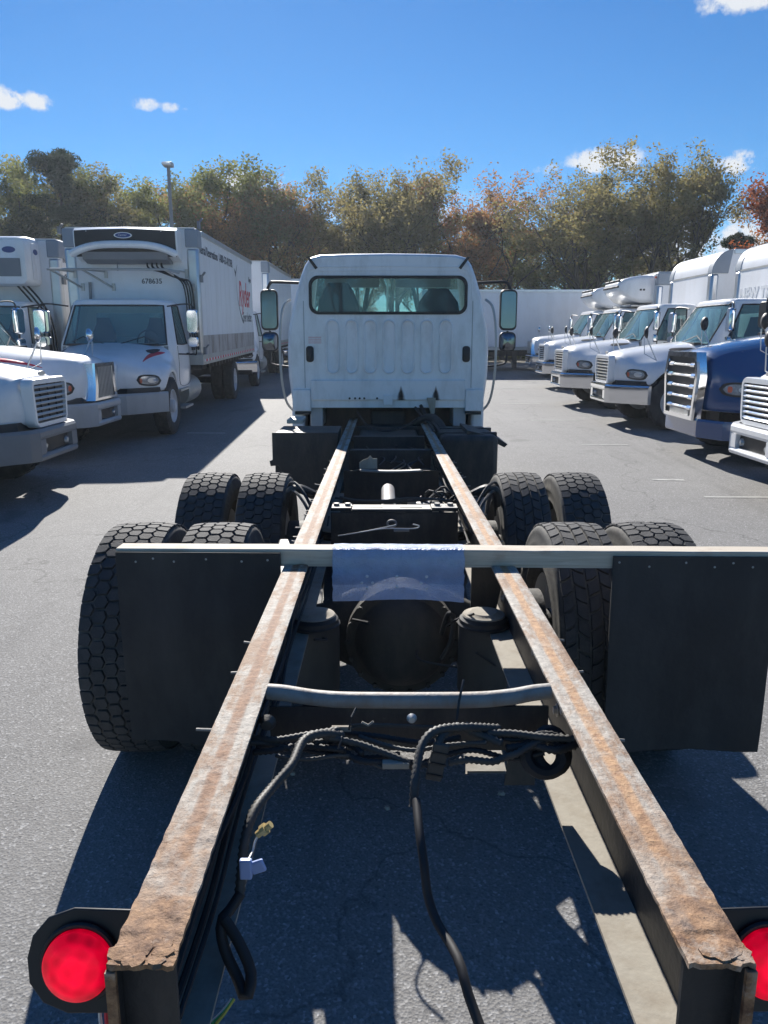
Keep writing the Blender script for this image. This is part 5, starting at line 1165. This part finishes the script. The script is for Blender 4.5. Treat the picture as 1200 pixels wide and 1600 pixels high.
for s_ in (-1, 1):
    w = wheel_simple(root, s_*1.02, 1.0, steelw); w.location = (s_*1.02, YB+1.75-PY, .60)
    MX = 1.425 if s_ < 0 else 1.46
    # mirrors
    m_ = part('mirror', MB().loft([[(x, y, z) for x, z in rrect(.205*k, .47*k, .055, 5, s_*MX, 2.245)] for y, k in ((9.58, 1), (9.60, 1.02), (9.68, .95), (9.72, .75))]), black)
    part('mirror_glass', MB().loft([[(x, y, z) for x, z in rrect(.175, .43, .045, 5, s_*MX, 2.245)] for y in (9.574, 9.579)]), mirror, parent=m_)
    c_ = part('convex_mirror', MB().loft([[(x, y, z) for x, z in rrect(.20*k, .23*k, .06, 5, s_*MX, 1.87)] for y, k in ((9.58, 1), (9.60, 1.02), (9.66, .9), (9.70, .6))]), black)
    ring_ = []
    b = MB()
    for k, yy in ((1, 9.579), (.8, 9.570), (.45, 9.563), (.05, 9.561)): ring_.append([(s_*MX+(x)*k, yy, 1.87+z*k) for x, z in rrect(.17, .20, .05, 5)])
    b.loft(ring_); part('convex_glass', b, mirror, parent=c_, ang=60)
    part('mirror_arm', MB().tube(smooth_path([(s_*1.0, 9.66, 2.56), (s_*1.35, 9.66, 2.575), (s_*(MX-.01), 9.67, 2.56), (s_*(MX+.03), 9.67, 2.48)], 6), .018, 8), black)
    part('mirror_bracket', MB().tube(smooth_path([(s_*(MX+.01), 9.67, 2.0), (s_*(MX+.01), 9.67, 1.70), (s_*1.42, 9.67, 1.60), (s_*1.1, 9.66, 1.56)], 6), .014, 8), black)

rb = MB().cyl((0, 0, 0), (.012, 0, 0), .012, 6).cyl((0, 0, 0), (.003, 0, 0), .019, 12).mesh('rail_bolt', metal_lit, ang=40)
rn = random.Random(21)
for s_ in (-1, 1):
    for y in [1.9, 1.98, 2.3, 2.38, 2.95, 3.05, 3.6, 3.7, 3.8, 4.4, 4.5, 5.0, 5.12, 5.35, 5.5, 5.62, 5.75, 5.9, 6.1]:
        for dz in (rn.choice((.05, .06)), rn.choice((.12, .15, .19))):
            o = link('rail_bolt', rb, root, loc=(s_*.4238, y-PY, ZR-dz)); o.rotation_euler = (0, 0, 0 if s_ < 0 else math.pi)
for k in range(5):
    z = ZR-.10-.034*k; pts = [(-.40+.02*(k % 2)+rn.uniform(-.008, .012), .98+.28*i, z+rn.uniform(-.014, .014)) for i in range(10+k % 3*4)]
    part('air_line', MB().tube(smooth_path(pts, 5), .0045+.0015*(k % 3), 6), hose_m)
    pts = [(.405-.018*(k % 2)+rn.uniform(-.01, .008), 3.9+.3*i, z+rn.uniform(-.014, .014)) for i in range(11)]
    part('air_line', MB().tube(smooth_path(pts, 5), .005, 6), hose_m)
for k in range(4):
    y0_ = rn.uniform(2.6, 3.0); x0_ = rn.uniform(-.33, -.05) if k % 2 else rn.uniform(.1, .33); z0_ = ZR-rn.uniform(.12, .35)
    pts = [(x0_, y0_, z0_), (x0_+rn.uniform(-.1, .1), y0_+.1, z0_-rn.uniform(.02, .12)), (x0_+rn.uniform(-.2, .2), y0_+.25, z0_-rn.uniform(.05, .2)), (x0_+rn.uniform(-.2, .2), y0_+.5, z0_-.15)]
    part('brake_line', MB().tube(smooth_path(pts, 7), .005, 6), hose_m)
for k in range(8):
    x0_ = rn.uniform(-.3, .3); y0_ = rn.uniform(5.5, 6.2); pts = [(x0_, y0_, ZR-.1), (x0_+rn.uniform(-.15, .15), y0_+.3, ZR-.08), (x0_+rn.uniform(-.2, .2), y0_+.8, ZR-.12), (rn.uniform(-.3, .3), y0_+1.4, ZR-.12)]
    part('air_line', MB().tube(smooth_path(pts, 7), .006, 6), hose_m)
# ---------------- tail lamps
for s_ in (-1, 1):
    c = Vector((s_*.532, 1.02, ZR-.128)); tl = empty('tail_lamp', (c.x, c.y-PY, c.z), 0, root); tl.rotation_euler = (R(-14), 0, 0)
    pl = [(.105*s_, .076), (-.012*s_, .080), (-.052*s_, .066), (-.076*s_, .038), (-.084*s_, .004), (-.080*s_, -.034), (-.058*s_, -.064), (-.02*s_, -.080), (.105*s_, -.080)]
    pl = [(-x, z) for x, z in pl]
    MB().prism(pl, 'y', 0, .006).obj('mounting_plate', black, tl, .002)
    MB().lathe([(.052, -.002), (.060, -.002), (.062, -.006), (.060, -.011), (.056, -.011), (.052, -.008)], (0, 0, 0), 'y', 40).obj('rubber_grommet', black, tl)
    MB().lathe([(0, -.034), (.015, -.0335), (.03, -.031), (.044, -.026), (.053, -.018), (.054, -.008), (.05, .0)], (0, 0, 0), 'y', 48).obj('red_lens', lens_red, tl)
    part('lamp_wire', MB().tube(smooth_path([(s_*.50, 1.04, ZR-.17), (s_*.505, 1.03, ZR-.26), (s_*.47, 1.0, ZR-.36), (s_*.45, .98, ZR-.6)], 6), .0035, 6), wire_r)
    part('lamp_wire', MB().tube(smooth_path([(s_*.51, 1.04, ZR-.17), (s_*.515, 1.03, ZR-.26), (s_*.48, 1.0, ZR-.36), (s_*.46, .98, ZR-.6)], 6), .003, 6), wire_w)

# ---------------- wiring harness
def hose(pts, r, m, corr=True, name='corrugated_hose'):
    p = smooth_path(pts, 14); ln = sum((p[i+1]-p[i]).length for i in range(len(p)-1)); r *= .84; n = int(ln/.0058) if corr else max(20, int(ln/.02))
    # resample
    acc = [0]
    for i in range(len(p)-1): acc.append(acc[-1]+(p[i+1]-p[i]).length)
    q = []; j = 0
    for k in range(n+1):
        s = acc[-1]*k/n
        while j < len(acc)-2 and acc[j+1] < s: j += 1
        q.append(p[j].lerp(p[j+1], (s-acc[j])/max(1e-9, acc[j+1]-acc[j])))
    return part(name, MB().tube(q, (lambda i: r*(1.0 if i % 2 else .72)) if corr else r, 9 if corr else 8), m, ang=80)
H = lambda px, py, y: aty(px, py, y)
hose([H(392, 1152, 1.62), H(430, 1156, 1.60), H(480, 1148, 1.6), H(530, 1140, 1.62)], .011, hose_g)
hose([H(392, 1160, 1.60), H(425, 1162, 1.60), H(455, 1170, 1.58)], .007, hose_g, False, 'cable')
hose([H(395, 1175, 1.58), H(430, 1172, 1.58), H(470, 1165, 1.6), H(540, 1172, 1.58)], .010, hose_m)
hose([H(535, 1148, 1.62), H(500, 1146, 1.58), H(473, 1158, 1.54), H(455, 1195, 1.46), H(425, 1230, 1.40), H(398, 1265, 1.33), H(384, 1305, 1.28), H(378, 1350, 1.25), H(374, 1400, 1.22)], .013, hose_g)
hose([H(505, 1150, 1.60), H(560, 1162, 1.60), H(600, 1176, 1.58), H(640, 1192, 1.56)], .011, hose_g)
hose([H(490, 1160, 1.60), H(530, 1158, 1.62), H(555, 1168, 1.6), H(566, 1178, 1.58)], .010, hose_m)
hose([H(495, 1168, 1.60), H(530, 1170, 1.60), H(560, 1188, 1.57), H(600, 1191, 1.57), H(640, 1192, 1.57), H(680, 1196, 1.56)], .010, hose_m)
hose([H(780, 1138, 1.64), H(720, 1136, 1.6), H(680, 1142, 1.57), H(660, 1162, 1.54), H(652, 1192, 1.50), H(648, 1225, 1.46), H(646, 1260, 1.44)], .013, hose_g)
hose([H(650, 1250, 1.43), H(655, 1300, 1.36), H(662, 1350, 1.31), H(668, 1400, 1.28), H(682, 1440, 1.24), H(700, 1470, 1.20), H(718, 1505, 1.15), H(730, 1550, 1.11), H(748, 1600, 1.07), H(770, 1660, 1.02)], .0105, hose_m, False, 'loom_cable')
hose([H(684, 1168, 1.55), H(688, 1152, 1.57), H(705, 1140, 1.6), H(718, 1136, 1.62), H(745, 1146, 1.62), H(785, 1162, 1.6)], .013, hose_g)
hose([H(700, 1192, 1.57), H(730, 1187, 1.57), H(770, 1190, 1.57), H(790, 1182, 1.58), H(806, 1178, 1.58), H(840, 1160, 1.6), H(880, 1150, 1.62)], .011, hose_g)
hose([H(760, 1146, 1.62), H(800, 1146, 1.62), H(850, 1152, 1.6), H(895, 1155, 1.6)], .012, hose_g)
hose([H(790, 1170, 1.6), H(830, 1165, 1.6), H(870, 1172, 1.58), H(905, 1160, 1.6)], .013, hose_m)
for dy in (0, 4): hose([H(510, 1150+dy, 1.64), H(540, 1134+dy, 1.66), H(600, 1132+dy/2, 1.66), H(700, 1136+dy/2, 1.66), H(750, 1131+dy/2, 1.66), H(775, 1142+dy, 1.65)], .0035, hose_g, False, 'wire_pair')
for pts_, r_, m_ in (([(400, 1168, 1.6), (440, 1162, 1.62), (500, 1176, 1.6), (570, 1184, 1.6), (625, 1178, 1.6)], .009, hose_m), ([(520, 1143, 1.66), (590, 1150, 1.64), (660, 1160, 1.62), (720, 1152, 1.62)], .009, hose_m),
                     ([(640, 1200, 1.58), (690, 1182, 1.6), (740, 1172, 1.6), (800, 1186, 1.6), (850, 1176, 1.6)], .009, hose_m), ([(430, 1180, 1.56), (480, 1186, 1.56), (540, 1180, 1.58), (600, 1200, 1.56)], .006, hose_g),
                     ([(740, 1140, 1.64), (800, 1156, 1.62), (860, 1146, 1.62), (900, 1170, 1.6)], .008, hose_m), ([(560, 1150, 1.63), (610, 1166, 1.6), (650, 1172, 1.58), (700, 1164, 1.6), (760, 1160, 1.6)], .007, hose_g)):
    hose([H(*p) for p in pts_], r_, m_)
ring_c = H(850, 1180, 1.60)
part('coiled_cable', MB().tube([ring_c+Vector((.042*math.cos(a), .02*math.sin(a), .034*math.sin(a))) for a in np.linspace(0, 6.28, 24, endpoint=False)], .016, 8, closed=True).tube([ring_c+Vector((.02+.035*math.cos(a), .02+.03*math.sin(a), -.0+.035*math.sin(a))) for a in np.linspace(0, 6.28, 24, endpoint=False)], .014, 8, closed=True), hose_m)
c = H(683, 1190, 1.55); part('flat_connector', MB().box(-.018, .018, -.006, .006, -.045, .045, Matrix.Translation(c) @ Matrix.Rotation(R(12), 4, 'Y')), hose_g, .003)
part('connector_ribs', MB().box(-.019, .019, -.009, -.0065, -.032, -.028, Matrix.Translation(c) @ Matrix.Rotation(R(12), 4, 'Y')).box(-.019, .019, -.009, -.0065, -.004, .0, Matrix.Translation(c) @ Matrix.Rotation(R(12), 4, 'Y')).box(-.019, .019, -.009, -.0065, .022, .026, Matrix.Translation(c) @ Matrix.Rotation(R(12), 4, 'Y')), black)
c = H(618, 1194, 1.56); part('splice_block', MB().box(-.03, .03, -.01, .01, -.007, .007, Matrix.Translation(c)), dusty, .002)
part('zip_tie', MB().tube([H(713, 1130, 1.64), H(717, 1095, 1.66), H(724, 1062, 1.70)], .003, 5).tube([H(545, 1140, 1.6), H(549, 1120, 1.6), H(556, 1106, 1.62)], .0025, 5).tube([H(528, 1170, 1.56), H(536, 1150, 1.58)], .0025, 5), black)
part('crossmember_bolt', MB().lathe([(0, -.012), (.007, -.011), (.010, -.006), (.012, .0)], tuple(H(643, 1122, 1.626)), 'y', 14), alud)
part('crossmember_bolt', MB().lathe([(0, -.02), (.012, -.018), (.018, -.006), (.02, .0)], tuple(H(418, 1128, 1.63)), 'y', 14), blackp)
part('cable_clip', MB().box(-.022, .022, -.004, .004, -.006, .006, Matrix.Translation(H(533, 1138, 1.63))).tube([H(565, 1128, 1.63), H(575, 1133, 1.63), H(583, 1127, 1.63)], .003, 5), dusty)
hose([H(376, 1395, 1.22), H(360, 1420, 1.2), H(345, 1440, 1.18), H(350, 1480, 1.16), H(372, 1530, 1.13), H(384, 1560, 1.10), H(392, 1520, 1.13), H(372, 1470, 1.16), H(350, 1435, 1.18)], .012, hose_m, False, 'loose_loop')
part('pale_connector', MB().box(-.011, .011, -.006, .006, -.018, .018, Matrix.Translation(H(381, 1354, 1.2))).prism([(-.0, -.01), (.025, -.022), (.032, .012), (.0, .01)], 'y', 0, .006), blue_plastic, .002) if 0 else None
c = H(384, 1356, 1.2)
part('pale_connector', MB().box(-.011, .011, -.006, .006, -.020, .018, Matrix.Translation(c)).box(.008, .034, -.004, .004, -.016, .008, Matrix.Translation(c) @ Matrix.Rotation(R(-20), 4, 'Y')), blue_plastic, .003)
c = H(412, 1296, 1.27); Mx = Matrix.Translation(c) @ Matrix.Rotation(R(50), 4, 'Y')
part('tan_connector', MB().cyl(Mx @ Vector((0, 0, -.016)), Mx @ Vector((0, 0, .018)), .007, 10).cyl(Mx @ Vector((0, 0, -.004)), Mx @ Vector((0, 0, .006)), .011, 10), tan_plastic)
part('connector_wire', MB().tube(smooth_path([H(405, 1302, 1.27), H(398, 1315, 1.26), H(394, 1330, 1.25), H(386, 1345, 1.22)], 5), .002, 5), wire_w)
for m_, dx in ((wire_w, 0), (wire_y, 12), (wire_g, 5)): part('loose_wire', MB().tube(smooth_path([H(362+dx*.3, 1560, 1.1), H(345+dx*.5, 1582, 1.08), H(322+dx, 1605, 1.05), H(305+dx, 1640, 1.02)], 5), .0028, 5), m_)

# ---------------- timber with mud flaps, and the plastic wrap
Mroot = Matrix.Translation((0, PY, 0)) @ Matrix.Rotation(TILT, 4, 'X') @ Matrix.Translation((0, -PY, 0))
def place(name, org, rz=0):
    o = empty(name); o.matrix_world = Mroot @ Matrix.Translation(org) @ Matrix.Rotation(rz, 4, 'Z'); return o
bo = (.19, 2.765, ZR+.004)
beam = place('timber_beam', bo, R(-1.4)); tag(beam, 'pale timber beam laid across the frame rails carrying two black mud flaps', 'beam')
n = 40; rings = []
for i in range(n+1):
    x = -1.255+2.51*i/n; j = .0015*noise.noise(Vector((x*5, 0, 0))); rings.append([(x, 0+j, 0), (x, -.001+j, .052), (x, .004, .056+j), (x, .080, .056+j), (x, .084, .052), (x, .084+j, 0)])
MB().loft(rings).obj('timber', wood, beam, ang=30)
MB().box(-.80, .62, .004, .02, -.010, -.002).obj('timber_batten', wood, beam)
def flap(x0, x1, nm, lab, ztop, tl):
    nx, nz = 26, 34; zb = .275-ZR; fr = []; bk_ = []
    for j in range(nz+1):
        z = ztop+(zb-ztop)*j/nz; a = []; c = []
        for i in range(nx+1):
            x = x0+(x1-x0)*i/nx; q = j/nz
            y = -.014-.03*q*q*math.cos(x*3+tl)+.03*q*noise.noise(Vector((x*2.6, z*2.0, tl)))+.0015*math.sin(x*140)*(nm == 'r')
            zz = z + (.006*math.sin(x*9) if j == nz else 0); a.append((x, y, zz)); c.append((x, y+.010, zz))
        fr.append(a); bk_.append(c)
    b = MB(); b.loft(fr, cap=False, ring=False); b.loft(bk_, cap=False, ring=False)
    pe = lambda g: g[0]+[r_[-1] for r_ in g[1:]]+g[-1][-2::-1]+[r_[0] for r_ in g[-2:0:-1]]
    b.loft([pe(fr), pe(bk_)], cap=False); o = b.obj('mud_flap', flap_m, beam, ang=50); o['label'] = lab
    for k in range(6):
        x = x0+.05+(x1-x0-.12)*k/5+.03*math.sin(k*5+tl); MB().lathe([(0, -.003), (.003, -.002), (.0045, 0)], (x, -.0155, ztop-.03-.008*math.sin(k*3+tl)), 'y', 10).obj('nail_head', alud, o)
flap(-1.063-bo[0], -.445-bo[0], 'l', 'left mud flap', .046, 1.0)
flap(.79-bo[0], 1.40-bo[0], 'r', 'right mud flap', .040, 5.0)
# plastic wrap
film = place('plastic_wrap', (0, 2.765, ZR+.06), R(-1.4)); tag(film, 'bluish translucent bubble wrap folded over the middle of the timber beam', 'plastic wrap')
g = []; prof = [(.090, -.045), (.088, -.01), (.080, .004), (.045, .006), (.006, .005), (-.006, -.002), (-.012, -.03), (-.014, -.06)]+[(-.016-.010*k/7, -.06-.127*(k+1)/8) for k in range(8)]
for j, (y, z) in enumerate(prof):
    row = []
    for i in range(49):
        x = -.25+.49*i/48; nn = noise.fractal(Vector((x*16, j*.55, 3)), .8, 2, 4); e = .0
        ed = .006*math.sin(x*11+1)*(j/len(prof)) if j > 7 else 0
        row.append((x+.005*noise.noise(Vector((j*.7, i > 24, 2)))*(abs(i-24)/24), y-abs(nn)*.006-(.006*math.sin(x*7+j*.4) if j > 8 else 0), z+abs(nn)*.004*(j < 7)+ed))
    g.append(row)
MB().loft(g, cap=False, ring=False).obj('wrap_sheet', film_m, film, ang=180, fix=False)
b = MB()
for (x, z) in ((-.12, -.09), (-.01, -.09), (.10, -.09), (-.14, -.115), (-.10, -.115), (-.01, -.13), (.08, -.115), (.10, -.135), (-.12, -.135)): b.lathe([(0, -.003), (.004, -.002), (.006, 0)], (x, -.036, z), 'y', 10)
b.obj('wrap_stud', white, film)

# small litter on the asphalt
rn = random.Random(3)
for (px, py, s_, lb) in ((457, 1207, .016, 'pale scrap on the shaded asphalt beside the left curved hose'), (783, 1238, .017, 'pale scrap on the shaded asphalt near the right frame rail'), (500, 1246, .006, 'tiny chip on the shaded asphalt right of the left hose'), (605, 1260, .014, 'small chip on the shaded asphalt just left of the middle cable'), (470, 1186, .008, 'tiny pale chip under the wiring below the rear crossmember')):
    p = atz(px, py, .004); q = MB().loft([[(p.x+s_*k*math.cos(a)*rn.uniform(.6, 1.2), p.y+s_*k*math.sin(a)*rn.uniform(.6, 1.2), z) for a in np.linspace(0, 6.28, 7, endpoint=False)] for z, k in ((.001, 1), (.01*s_/.016+.002, .6))])
    tag(q.obj('pebble', dusty, ang=20), lb, 'pebble', 'pale scraps on the shaded asphalt')
